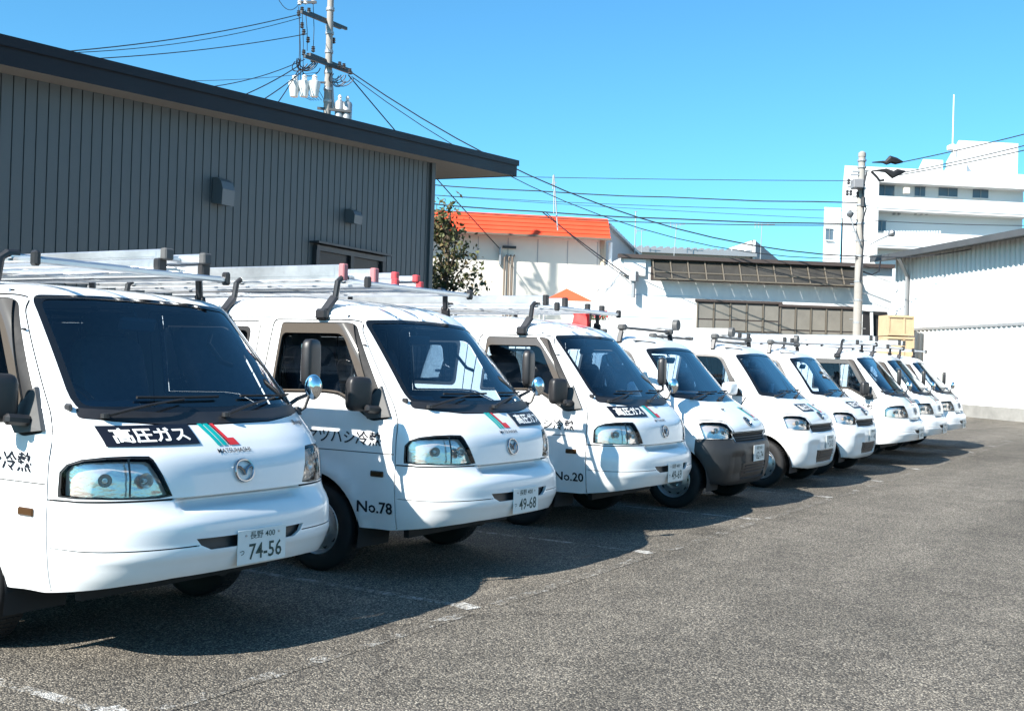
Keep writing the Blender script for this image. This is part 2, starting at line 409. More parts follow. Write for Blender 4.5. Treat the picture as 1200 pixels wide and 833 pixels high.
def subdiv2d(poly, step=0.02):
    # triangulated flat polygon fine enough to follow a curved panel
    n = len(poly); x0, y0 = np.min(poly, 0); x1, y1 = np.max(poly, 0)
    g = [(x, y) for x in np.arange(x0, x1, step) for y in np.arange(y0, y1, step)]
    d = dens(poly, step); g = [p for p in g if inpoly(np.array([p]), poly)[0]]
    V, _, F, *_r = delaunay_2d_cdt([Vector(p) for p in d+g], [(i, (i+1) % len(d)) for i in range(len(d))], [], 0, 1e-6)
    V = np.array([tuple(v) for v in V]); C = np.array([V[list(f)].mean(0) for f in F]); k = inpoly(C, poly)
    return V, [f for f, q in zip(F, k) if q]

# ------------------------------------------------------------------ common van pieces
def wheel(parent, x, y, r=0.295, cover=False):
    sg = -1 if x < 0 else 1
    w = empty('wheel'); w.parent = parent; w.location = (x, y, r)
    t = [(r*0.60, 0.075), (r*0.68, 0.088), (r*0.86, 0.092), (r*0.95, 0.082), (r*0.985, 0.07), (r, 0.05), (r, -0.05), (r*0.985, -0.07), (r*0.95, -0.082), (r*0.86, -0.092), (r*0.68, -0.088), (r*0.60, -0.075)]
    tb = MB().lathe([(a, b*sg) for a, b in t], 40, axis='X')
    for k in range(60):
        a = 2*math.pi*k/60; 
        for q in (-0.035, 0.0, 0.035): tb.box((q, math.cos(a)*r, math.sin(a)*r), (0.028, 0.012, 0.008), Matrix.Rotation(a+math.pi/2, 3, 'X').to_3x3())
    tb.build('tyre', RUBBER, w, smooth=True)
    R0 = r*0.63
    p = [(R0, 0.082), (R0*0.97, 0.086), (R0*0.93, 0.078), (R0*0.90, 0.05), (R0*0.84, 0.035), (R0*0.62, 0.048), (R0*0.52, 0.060), (R0*0.40, 0.052), (R0*0.34, 0.052), (R0*0.30, 0.075), (R0*0.16, 0.082), (0.001, 0.083)]
    rim = MB().lathe([(a, b*sg) for a, b in p], 40, axis='X'); rim.lathe([(R0, 0.08*sg), (R0*0.92, 0.0), (R0, -0.08*sg)], 30, axis='X')
    ro = rim.build('rim', STEEL, w, smooth=True)
    h = MB()
    for k in range(10):
        a = 2*math.pi*k/10; h.lathe([(0.017, 0), (0.017, 0.004), (0.001, 0.0045)], 10, c=(0.0405*sg if sg > 0 else -0.0445, math.cos(a)*R0*0.74, math.sin(a)*R0*0.74), axis='X')
    tag(h.build('vent_holes', LINER, ro), kind='stuff')
    nn = MB()
    for k in range(5):
        a = 2*math.pi*k/5+0.3; nn.lathe([(0.011, 0), (0.011, 0.016), (0.001, 0.018)], 6, c=(0.052*sg if sg > 0 else -0.07, math.cos(a)*R0*0.40, math.sin(a)*R0*0.40), axis='X')
    tag(nn.build('wheel_nuts', CHROME, ro), kind='stuff')
    return w
def plate_plain(parent, y, z, x=0.045):
    m = MB().box((x, y-0.006, z), (0.33, 0.004, 0.165), bev=0.0015); p = m.build('licence_plate', PLATE, parent); return p
def plate_text(p, y, z, num, x=0.045, area='長野 400'):
    def put(s, cx, cz, w, h, b=0.0):
        v, f = text_fit(s, w, h, b); link('plate_characters', [(x+cx+a, y-0.0095, z+cz+c) for a, c in v], f, GREEN, p)
    put(area, 0.0, 0.053, 0.17, 0.036, 0.004); put(num, 0.022, -0.025, 0.225, 0.078, 0.012); put('つ', -0.137, -0.025, 0.030, 0.022, 0.01)
    for sx in (-0.112, 0.112): MB().lathe([(0.006, 0), (0.006, -0.003), (0.001, -0.004)], 10, c=(x+sx, y-0.008, z+0.055), axis='Y').build('plate_bolt', STEEL, p)
def seat_set(parent, ydash, yb, zb, half):
    for sx in (-1, 1):
        q = empty('seat'); q.parent = parent
        MB().rbox((sx*0.38, yb-0.22, zb+0.06), (0.48, 0.50, 0.16)).build('seat_cushion', SEAT, q, True)
        MB().rbox((sx*0.38, yb+0.10, zb+0.38), (0.46, 0.14, 0.60), Matrix.Rotation(R(-14), 3, 'X')).build('seat_back', SEAT, q, True)
        MB().rbox((sx*0.38, yb+0.19, zb+0.74), (0.25, 0.09, 0.15), Matrix.Rotation(R(-14), 3, 'X')).build('headrest', SEAT, q, True)
def steering(parent, c, tilt):
    m = MB(); n = 28; pts = [Vector((0.18*math.cos(2*math.pi*k/n), 0.18*math.sin(2*math.pi*k/n), 0)) for k in range(n+1)]
    m.tube(pts, 0.014, 6, False); m.box((0, 0, -0.01), (0.13, 0.10, 0.03), bev=0.01); m.bar((-0.17, 0, 0), (0.17, 0, 0), 0.025, 0.012); m.bar((0, 0, 0), (0, -0.17, 0), 0.025, 0.012); m.tube([(0, 0, -0.02), (0, 0, -0.3)], 0.022, 8)
    m.xf(Matrix.Translation(c) @ Matrix.Rotation(R(tilt), 4, 'X')); m.build('steering_wheel', BLACK, parent, True)
def wiper(parent, sh, xa, va, xb, vb):
    pts = [sh.at_front(xa+(xb-xa)*t, va+(vb-va)*t, 0.02+0.02*math.sin(t*3.1)) for t in np.linspace(0, 1, 8)]
    w = MB().tube(pts, [0.011, 0.010, 0.009, 0.008, 0.007, 0.006, 0.006, 0.006], 6); w.lathe([(0.02, 0), (0.02, 0.02), (0.001, 0.025)], 10, c=pts[0]-Vector((0, 0, 0.01)))
    o = w.build('wiper', BLACK, parent, True)
    d = [sh.at_front(xb+t, vb+0.012+0.04*abs(t)*0.2, 0.014) for t in np.linspace(-0.26, 0.24, 9)]
    MB().tube(d, 0.007, 6).build('wiper_blade', RUBBER, o, True)
def emblem_m(parent, sh, x0, z0, w=0.062, h=0.05):
    # ring with a winged letter inside
    q = []
    for k in range(25):
        a = 2*math.pi*k/24; q.append(sh.at_front(x0+w*math.cos(a)*(1-0.06*math.cos(2*a)), z0+h*math.sin(a), 0.010))
    m = MB().tube(q, 0.0062, 6, False)
    for sx in (-1, 1):
        m.tube([sh.at_front(x0+sx*a, z0+b, 0.010) for a, b in ((0.0, -0.018), (0.012, 0.003), (0.028, 0.016), (0.046, 0.020), (0.058, 0.014))], [0.008, 0.0075, 0.007, 0.006, 0.004], 6)
    return m.build('emblem', EMB, parent, True)
def logo(sh, parent, x0, z0, s=1.0):
    # teal slanted bars and a red L on the front panel
    def put(name, pl, m, off=0.003):
        v, f = subdiv2d([(a*s*0.00052, -b*s*0.00058) for a, b in pl], 0.015); return sh.on_front(name, v, f, x0, z0, m, parent, off)
    put('logo_bar', [(-186, -100), (-126, -100), (-34, 100), (-84, 100)], TEAL)
    put('logo_bar', [(-117, -100), (-56, -100), (34, 100), (-22, 100)], TEAL)
    put('logo_edge', [(-52, -100), (-34, -100), (64, 88), (50, 100)], NAVY)
    put('logo_letter', [(-33, -100), (8, -100), (84, 44), (156, 44), (188, 100), (66, 100)], REDP)
    v, f = text_fit('MATSUHASHI', 0.215*s, 0.020*s, 0.006); sh.on_front('company_name', v, f, x0+0.045, z0-0.082*s, NAVY, parent, 0.003)
def gas_sign(sh, parent, x0, z0, w=0.50, h=0.088):
    v, f = grid2d(lambda a, b: ((a-0.5)*w, (b-0.5)*h), 20, 4); o = sh.on_front('gas_sign', v, f, x0, z0, NAVY, parent, 0.005)
    v, f = text_fit('高圧ガス', w*0.82, h*0.72, 0.025); sh.on_front('sign_characters', v, f, x0, z0, WHITEP, o, 0.0075)
    return o

# ------------------------------------------------------------------ older cab-over van
def bongo_disp(x, z, fr):
    ax = np.abs(x)
    scoop = 0.035*np.clip((0.42-ax)/0.06, 0, 1)*np.clip((z-0.685)/0.02, 0, 1)*np.clip((0.7445-z)/0.0008, 0, 1)
    lip = -0.012*np.exp(-((z-0.50)/0.035)**2)
    step = 0.012*np.clip((0.535-z)/0.012, 0, 1)*np.clip((z-0.30)/0.1, 0, 1)*0
    return np.where(fr, scoop+lip+step, 0.0)
def flare(y, z):
    f = 0
    for yc in (1.10, 3.35):
        d = np.hypot(y-yc, z-0.29); f = f+0.022*np.exp(-((d-0.40)/0.06)**2)
    return f*np.clip((0.9-z)/0.2, 0, 1)
def build_old_van(low=False):
    T = [(0.28, .28, .790, .13, .40, 4.12), (0.33, .33, .802, .085, .40, 4.16), (0.38, .38, .812, .045, .40, 4.18), (0.43, .43, .822, .018, .40, 4.2), (0.50, .50, .830, .004, .40, 4.2), (0.57, .57, .836, .0, .40, 4.2),
         (0.63, .63, .839, .006, .40, 4.2), (0.67, .67, .84, .028, .39, 4.2), (0.70, .70, .84, .052, .39, 4.2), (0.745, .745, .84, .072, .38, 4.2), (0.80, .80, .84, .078, .375, 4.2), (0.86, .86, .84, .088, .37, 4.2), (0.92, .92, .838, .108, .36, 4.2), (0.965, .965, .835, .140, .35, 4.2),
         (1.00, 1.00, .834, .170, .34, 4.2), (1.05, 1.05, .829, .225, .32, 4.19), (1.10, 1.10, .823, .282, .30, 4.19), (1.20, 1.20, .808, .375, .28, 4.18), (1.35, 1.35, .784, .513, .26, 4.15), (1.50, 1.50, .757, .653, .24, 4.12), (1.62, 1.62, .733, .766, .23, 4.09), (1.67, 1.67, .722, .816, .23, 4.08),
         (1.71, 1.71, .708, .862, .23, 4.07), (1.75, 1.75, .686, .925, .25, 4.05), (1.80, 1.785, .648, 1.02, .28, 4.0), (1.87, 1.812, .585, 1.16, .32, 3.93), (1.96, 1.836, .48, 1.36, .36, 3.83), (2.10, 1.858, .32, 1.62, .40, 3.68), (2.30, 1.87, .08, 1.95, .45, 3.5)]
    if low: T = [r for r in T if r[0] < 1.705]+[(1.71, 1.702, .706, .880, .23, 4.07), (1.75, 1.724, .680, .975, .25, 4.05), (1.80, 1.738, .64, 1.10, .28, 4.0), (1.87, 1.749, .575, 1.24, .32, 3.93), (1.96, 1.757, .48, 1.40, .36, 3.83), (2.10, 1.765, .32, 1.62, .40, 3.68), (2.30, 1.77, .08, 1.95, .45, 3.5)]
    sh = Shell(T, 3.5, bongo_disp, flare)
    # front: windscreen surround and glass
    def half(pts): return [(0.0, pts[0][1])]+pts+[(0.0, pts[-1][1])]
    ws_o = sh.F([(0.0, 1.066), (0.35, 1.07)]+round_poly([(0.35, 1.07), (0.725, 1.105), (0.625, 1.672), (0.3, 1.685)], [0, 0.13, 0.05, 0], 6)[1:-1]+[(0.3, 1.688), (0.0, 1.692)])
    ws_i = sh.F([(0.0, 1.150)]+round_poly([(0.30, 1.152), (0.685, 1.160), (0.600, 1.650), (0.3, 1.664)], [0, 0.05, 0.045, 0], 6)[1:-1]+[(0.3, 1.666), (0.0, 1.670)])
    cowl = sh.F([(0.0, 1.07), (0.35, 1.074)]+round_poly([(0.35, 1.074), (0.720, 1.107), (0.705, 1.150), (0.3, 1.128)], [0, 0.05, 0.01, 0], 5)[1:-1]+[(0.3, 1.126), (0.0, 1.125)])
    # headlamp: wraps round the corner
    def fx(pts): return [(float(sh.ux(x, v)), v) for x, v in pts]
    hl_c = [(0.435, .762), (0.452, .80), (0.478, .86), (0.508, .928), (0.522, .943), (0.60, .946), (0.70, .943), (0.775, .932), (0.812, .910), (0.827, .875), (0.830, .80), (0.830, .765), (0.80, .760), (0.7, .757), (0.6, .755), (0.5, .755)]
    hl_o = fx(hl_c)
    cx = (0.62, .848); hl_i = fx([(cx[0]+(x-cx[0])*0.972+(0.003 if x > 0.8 else 0), cx[1]+(z-cx[1])*0.93) for x, z in hl_c])
    # side: door, windows, arches
    arch = lambda yc, r, a0, a1, n=22: [(yc+r*math.cos(a), 0.29+r*math.sin(a)) for a in np.linspace(a0, a1, n)]
    door = [(0.435, .345), (0.435, 0.75), (0.435, 1.02), (0.50, 1.13), (0.86, 1.60), (0.885, 1.655), (0.93, 1.668), (1.58, 1.668), (1.60, 1.64), (1.63, 1.10), (1.63, 0.55)]
    dl = round_poly(door, [0, 0, 0.06, 0.03, 0.03, 0.02, 0.03, 0.03, 0.02, 0.05, 0.0], 4)
    win_o = round_poly([(0.490, 1.040), (0.64, 1.015), (0.93, 1.172), (1.05, 1.18), (1.535, 1.165), (1.525, 1.652), (0.915, 1.652)], [.03, .04, .08, .05, .03, .03, .05], 5)
    win_i = round_poly([(0.66, 1.085), (0.93, 1.198), (1.05, 1.203), (1.505, 1.19), (1.497, 1.575), (0.962, 1.575)], [.02, .05, .05, .03, .04, .06], 5)
    qa_o = round_poly([(1.80, 1.20), (2.86, 1.20), (2.86, 1.62), (1.80, 1.62)], .06, 5); qa_i = round_poly([(1.83, 1.23), (2.83, 1.23), (2.83, 1.59), (1.83, 1.59)], .05, 5)
    qb_o = round_poly([(3.00, 1.20), (3.72, 1.20), (3.70, 1.62), (3.00, 1.62)], .06, 5); qb_i = round_poly([(3.03, 1.23), (3.69, 1.23), (3.67, 1.59), (3.03, 1.59)], .05, 5)
    UT = sh.UF+sh.US; rear_w = [(UT+0.25, 1.2), (UT+sh.UR, 1.2), (UT+sh.UR, 1.60), (UT+0.28, 1.60)]; rear_w = dens(rear_w, 0.04)
    slot = sh.F([(0.0, .505)]+[(0.28, .510), (0.335, .535), (0.36, .566), (0.2, .562)]+[(0.0, .560)])
    inlet = [slot]
    doorpoly = door[:-1]+[(1.63, 0.60)]+[(y, z) for y, z in arch(1.10, 0.395, 0.62, math.pi-0.18)]
    archh = lambda yc: [(float(sh.uy(y, v)), v) for y, v in dens([(yc+0.375, 0.20)]+arch(yc, 0.375, 0.0, math.pi)+[(yc-0.375, 0.20)], 0.03)]
    regions = [('ws', ws_i), ('cowl', cowl), ('frit', ws_o), ('lens', hl_i), ('lampgap', hl_o), ('slot', slot),
               ('dglass', sh.S(win_i)), ('dvisor', sh.S([(0.60, 1.058), (0.93, 1.1845), (1.05, 1.1915), (1.52, 1.178), (1.511, 1.64), (0.925, 1.64)])), ('dframe', sh.S(win_o)), ('qglass', sh.S(qa_i)), ('qframe', sh.S(qa_o)), ('qglass2', sh.S(qb_i)), ('qframe2', sh.S(qb_o)), ('rglass', rear_w),
               ('door', sh.S(doorpoly)),
               ('bumper', [(0, .20), (0, .745)]+[(float(sh.ux(x, .745)), .745) for x in np.linspace(0.03, 0.83, 30)]+[(float(sh.uy(0.435, v)), v) for v in np.linspace(.745, .20, 20)])]
    zseam = [(float(sh.ux(x, .747)), .747) for x in np.linspace(0.0, 0.80, 40)]+[(float(sh.uy(y, .750)), .750) for y in np.linspace(0.33, 0.435, 4)]
    dseam = sh.S(dl, closed=False)
    crease = [(float(sh.uy(y, 0.815)), 0.815) for y in np.linspace(0.45, 1.61, 40)]
    bl = [(float(sh.ux(x, .535)), .535) for x in np.linspace(0.345, 0.80, 18)]+[(float(sh.uy(y, .538)), .538) for y in np.linspace(0.34, 0.42, 3)]
    gutter = [(float(sh.uy(y, 1.695)), 1.695) for y in np.linspace(0.97, 4.0, 60)]
    slide = sh.S([(1.72, 0.36), (1.72, 1.655), (2.93, 1.655), (2.93, 0.60)], closed=False)
    gaps = [(zseam, .0045), (dseam, .0045), (crease, .0030), (bl, .0028), (gutter, .006), (slide, .004)]
    uc = float(sh.uy(0.435, .4))
    def lower(u):
        k = np.interp(u, [0, 0.50, 0.72, uc, uc+0.05, 9], [0.395, 0.395, 0.38, 0.33, 0.33, 0.33]); return k
    sh.mesh(regions, gaps, lower, [('a', archh(1.10)), ('b', archh(3.35))])
    v = empty('old_delivery_van')
    b = sh.obj('body', 'body', PAINT, v, cap=True)
    sh.obj('body_liner', ['body', 'gap', 'door', 'bumper'], LINER, b, off=-0.022); sh.obj('cabin_lining', ['body', 'door'], TRIM, b, off=-0.030)
    for sd in (-1, 1):
        d = sh.obj('door', 'door', PAINT, v, sides=(sd,), wall=-0.018)
        fr = sh.obj('window_frame', ['dframe'], RUBBER, d, sides=(sd,), off=-0.003, wall=-0.012)
        sh.obj('rain_visor', ['dvisor'], VISOR, d, sides=(sd,), off=0.010, wall=-0.01)
        sh.obj('window_pane', 'dglass', DGLASS, d, sides=(sd,), off=-0.012)
        h = sh.at_side(1.50, 0.965, 0.02, sd); MB().box(h, (0.03, 0.16, 0.035), bev=0.012).build('door_handle', BLACK, d, True)
        for key, nm in (('qglass', 'side_window'), ('qglass2', 'side_window')):
            q_ = sh.obj(nm, key, DGLASS, v, sides=(sd,), off=-0.006); sh.obj('window_seal', key.replace('glass', 'frame'), RUBBER, q_, sides=(sd,), off=-0.002)
        lamp = sh.obj('headlight', 'lens', LENS, v, sides=(sd,), off=0.002)
        sh.obj('lamp_bezel', 'lampgap', BLACK, lamp, sides=(sd,), off=-0.004, wall=-0.01)
        sh.obj('lamp_bowl', 'lens', CHROME2, lamp, sides=(sd,), off=-0.040, wall=0.036)
        for x, z, r in ((0.553, .838, .034), (0.715, .842, .030)):
            p = sh.at_front(-x if sd == -1 else x, z, -0.037); q = sh.at_front(-x if sd == -1 else x, z, -0.004)
            dr = (q-p).normalized(); M = Matrix.Translation(p) @ dr.to_track_quat('Z', 'Y').to_matrix().to_4x4()
            MB().lathe([(0.012, 0.0), (r*0.5, 0.006), (r*0.8, 0.014), (r, 0.028)], 20).xf(M).build('reflector', CHROME2, lamp, True, flip=False)
            MB().lathe([(0.009, 0.0), (0.009, 0.018), (0.001, 0.022)], 10).xf(M).build('bulb', PLATE, lamp, True)
        dvl = [sh.at_front((-1 if sd == -1 else 1)*x, z, -0.003) for x, z in ((0.628, .766), (0.622, .85), (0.614, .936))]; MB().tube(dvl, 0.005, 6).build('lamp_divider', GREYP, lamp)
        # side marker
        c = sh.at_side(0.575, 0.685, 0.004, sd); MB().box(c, (0.014, 0.105, 0.038), bev=0.006).build('side_marker', ORANGEL, v)
    sh.obj('rear_window', 'rglass', DGLASS, v, off=-0.004)
    bu = sh.obj('bumper', 'bumper', PAINT, v, wall=-0.02)
    sh.obj('air_slot', 'slot', BLACK, bu, off=-0.03)
    w = sh.obj('windscreen', 'ws', GLASS, v, off=-0.004)
    sh.obj('windscreen_border', 'frit', FRIT, w, off=-0.001); sh.obj('cowl', 'cowl', BLACK, w, off=0.003)
    # wheel housings and underside
    for yc in (1.10, 3.35):
        for sx in (-1, 1):
            m = MB(); n = 14; vs = []; 
            for xx in (0.835, 0.50):
                for a in np.linspace(-0.25, math.pi+0.25, n): vs.append((sx*xx, yc+0.385*math.cos(a), 0.29+0.385*math.sin(a)))
            m.add(vs, [(i, i+1, n+i+1, n+i) for i in range(n-1)]); m.add([vs[n+i] for i in range(n)], [tuple(range(n))]); m.build('wheel_housing', LINER, b)
    un = MB().box((0, 2.2, 0.40), (1.25, 3.5, 0.10)); un.box((0, 0.62, 0.45), (1.30, 0.5, 0.10)); un.box((0, 1.1, 0.26), (1.2, 0.08, 0.08)); un.box((0, 3.35, 0.28), (1.2, 0.10, 0.10)); un.box((-0.3, 0.55, 0.36), (0.18, 0.10, 0.06)); un.box((0, 0.50, 0.36), (1.22, 0.04, 0.20)); un.tube([(0.3, 0.5, 0.28), (0.3, 3.9, 0.28)], 0.04, 8)
    un.build('underbody', LINER, v)
    for sx in (-1, 1):
        for yc in (1.10, 3.35): wheel(v, sx*0.715, yc)
    for sd in (-1, 1): MB().box((sd*0.735, 2.2, 0.33), (0.09, 1.5, 0.06), bev=0.02).build('sill', GREYP, v)
    # cabin
    dsh = MB().prism([(-0.70, 0.36, 0.80), (-0.70, 0.40, 1.10), (-0.70, 0.62, 1.13), (-0.70, 0.78, 1.07), (-0.70, 0.80, 0.80)], (1.40, 0, 0)); dsh.box((-0.38, 0.70, 1.13), (0.42, 0.22, 0.08), bev=0.03); dsh.build('dashboard', DASH, v)
    seat_set(v, 0.8, 1.42, 0.82, 0.6); steering(v, (-0.38, 0.90, 1.10), 55)
    MB().box((0, 2.4, 0.44), (1.5, 3.3, 0.05)).build('cabin_floor', GREYP, v)
    g = MB(); g.tube([(-0.64, 1.72, 0.5), (-0.60, 1.72, 1.62), (0.60, 1.72, 1.62), (0.64, 1.72, 0.5)], 0.016, 6); 
    for xx in np.linspace(-0.5, 0.5, 6): g.tube([(xx, 1.72, 0.9), (xx, 1.72, 1.62)], 0.006, 5)
    g.tube([(-0.62, 1.72, 1.15), (0.62, 1.72, 1.15)], 0.012, 6); g.build('cargo_guard', BLACK, v)
    MB().box((0.02, 0.90, 1.555), (0.24, 0.03, 0.075), Matrix.Rotation(R(18), 3, 'X'), bev=0.015).bar((0.02, 0.92, 1.60), (0.02, 0.98, 1.70), 0.015).build('rear_view_mirror', GREYP, v, True)
    for sx in (-1, 1):
        MB().box((sx*0.31, 1.06, 1.665), (0.42, 0.17, 0.02), Matrix.Rotation(R(-6), 3, 'X'), bev=0.008).build('sun_visor', GREYP, v)
        MB().tube([(sx*0.635, 1.00, 1.52), (sx*0.585, 0.96, 1.47), (sx*0.60, 0.87, 1.37), (sx*0.665, 0.85, 1.35)], 0.013, 8).build('grab_handle', GREYP, v, True)
    # wipers, mirrors
    wiper(v, sh, -0.62, 1.105, -0.16, 1.175); wiper(v, sh, 0.05, 1.098, 0.50, 1.178)
    # right (driver) mirror on the window corner
    mr = empty('door_mirror'); mr.parent = v
    tri = MB().prism([sh.at_side(y, z, 0.004, -1) for y, z in ((0.485, 1.05), (0.655, 1.03), (0.72, 1.10), (0.60, 1.24))], (-0.022, 0, 0)); tri.build('mirror_base', GREYP, mr, True)
    MB().bar((-0.83, 0.58, 1.09), (-0.95, 0.60, 1.10), 0.05, 0.05, bev=0.015).build('mirror_arm', BLACK, mr)
    MB().rbox((-0.945, 0.66, 1.19), (0.17, 0.09, 0.22), Matrix.Rotation(R(-20), 3, 'Z'), 0.45).build('mirror_shell', BLACK, mr, True)
    # left tall mirror on a stay
    ml = empty('door_mirror'); ml.parent = v
    MB().prism([sh.at_side(y, z, 0.004, 1) for y, z in ((0.485, 1.05), (0.655, 1.03), (0.72, 1.10), (0.60, 1.24))], (0.022, 0, 0)).build('mirror_base', GREYP, ml, True)
    MB().tube([(0.82, 0.58, 1.12), (0.90, 0.56, 1.17), (1.00, 0.55, 1.20), (1.02, 0.56, 1.26)], 0.013, 8).build('mirror_arm', BLACK, ml, True)
    MB().rbox((1.02, 0.57, 1.38), (0.15, 0.07, 0.28), Matrix.Rotation(R(12), 3, 'Z'), 0.45).build('mirror_shell', BLACK, ml, True)
    MB().box((1.012, 0.604, 1.38), (0.105, 0.006, 0.22), Matrix.Rotation(R(12), 3, 'Z'), bev=0.002).build('mirror_glass', CHROME, ml)
    # round front view mirror at the left windscreen corner
    mf = empty('front_view_mirror'); mf.parent = v
    p = sh.at_front(0.755, 1.10, 0.0)
    MB().tube([p, p+Vector((0.03, -0.03, 0.03)), p+Vector((0.035, -0.06, 0.11)), p+Vector((0.05, -0.08, 0.13))], 0.010, 8).lathe([(0.028, 0), (0.02, 0.03), (0.01, 0.045)], 12, c=p-Vector((0, 0, 0.012))).build('mirror_arm', BLACK, mf, True)
    M = Matrix.Translation(p+Vector((0.045, -0.075, 0.145))) @ Vector((-0.75, -0.62, -0.05)).normalized().to_track_quat('Z', 'Y').to_matrix().to_4x4() @ Matrix.Diagonal((0.62, 0.92, 0.75, 1))
    MB().lathe([(0.001, 0.030), (0.03, 0.027), (0.055, 0.017), (0.07, 0.002)], 28).xf(M).build('mirror_glass', CHROME, mf, True, flip=False)
    MB().lathe([(0.071, 0.003), (0.078, 0.0), (0.076, -0.010), (0.06, -0.03), (0.03, -0.042), (0.001, -0.045)], 28).xf(M).build('mirror_shell', CHROME, mf, True, flip=False)
    # roof drip rail
    for sd in (-1, 1):
        MB().tube([sh.at_side(y, 1.690, 0.004, sd) for y in np.linspace(0.98, 3.95, 30)], 0.009, 6).build('drip_rail', PAINT, v, True)
    MB().box(sh.at_side(0.80, 1.50, 0.004, -1), (0.012, 0.03, 0.012), bev=0.004).build('antenna_clip', BLACK, v)
    q = sh.at_side(0.455, 1.15, 0.006, -1); MB().box(q, (0.02, 0.05, 0.035), bev=0.01).build('antenna_base', BLACK, v)
    emblem_m(v, sh, 0.0, 0.85)
    # roof rack: gutter legs, cross bars, long tubes
    rk = empty('roof_rack'); rk.parent = v
    for y in (1.16, 2.10, 3.25):
        for sd in (-1, 1):
            g0 = sh.at_side(y, 1.69, 0.015, sd)
            MB().box(g0+Vector((sd*0.008, 0, 0.01)), (0.05, 0.10, 0.075), bev=0.015).build('gutter_clamp', RACKP, rk)
            MB().bar(g0+Vector((0, 0, 0.02)), (sd*0.655, y-0.04, 1.83), 0.03, 0.075, up=(0, 1, 0), bev=0.01).tube([(sd*0.655, y-0.04, 1.82), (sd*0.640, y-0.045, 1.93), (sd*0.61, y-0.05, 1.955), (sd*0.55, y-0.05, 1.958)], 0.021, 8).build('rack_leg', RACKP, rk, True)
        MB().bar((-0.60, y-0.05, 1.945), (0.60, y-0.05, 1.945), 0.035, 0.025, bev=0.006).build('cross_bar', ALU, rk)
    for x in (-0.58, -0.30, 0.0, 0.30, 0.58):
        e = MB().bar((x, 0.88, 1.925), (x, 3.75, 1.925), 0.026, 0.024, bev=0.006).build('long_bar', ALU, rk)
    for y in (0.88,):
        MB().bar((-0.62, y, 1.915), (0.62, y, 1.918), 0.032, 0.032, bev=0.008).build('front_bar', ALU, rk)
    for sd in (-1, 1): MB().box((sd*0.62, 0.875, 1.925), (0.035, 0.05, 0.075), bev=0.01).build('bar_cap', BLACK, rk)
    return v, sh

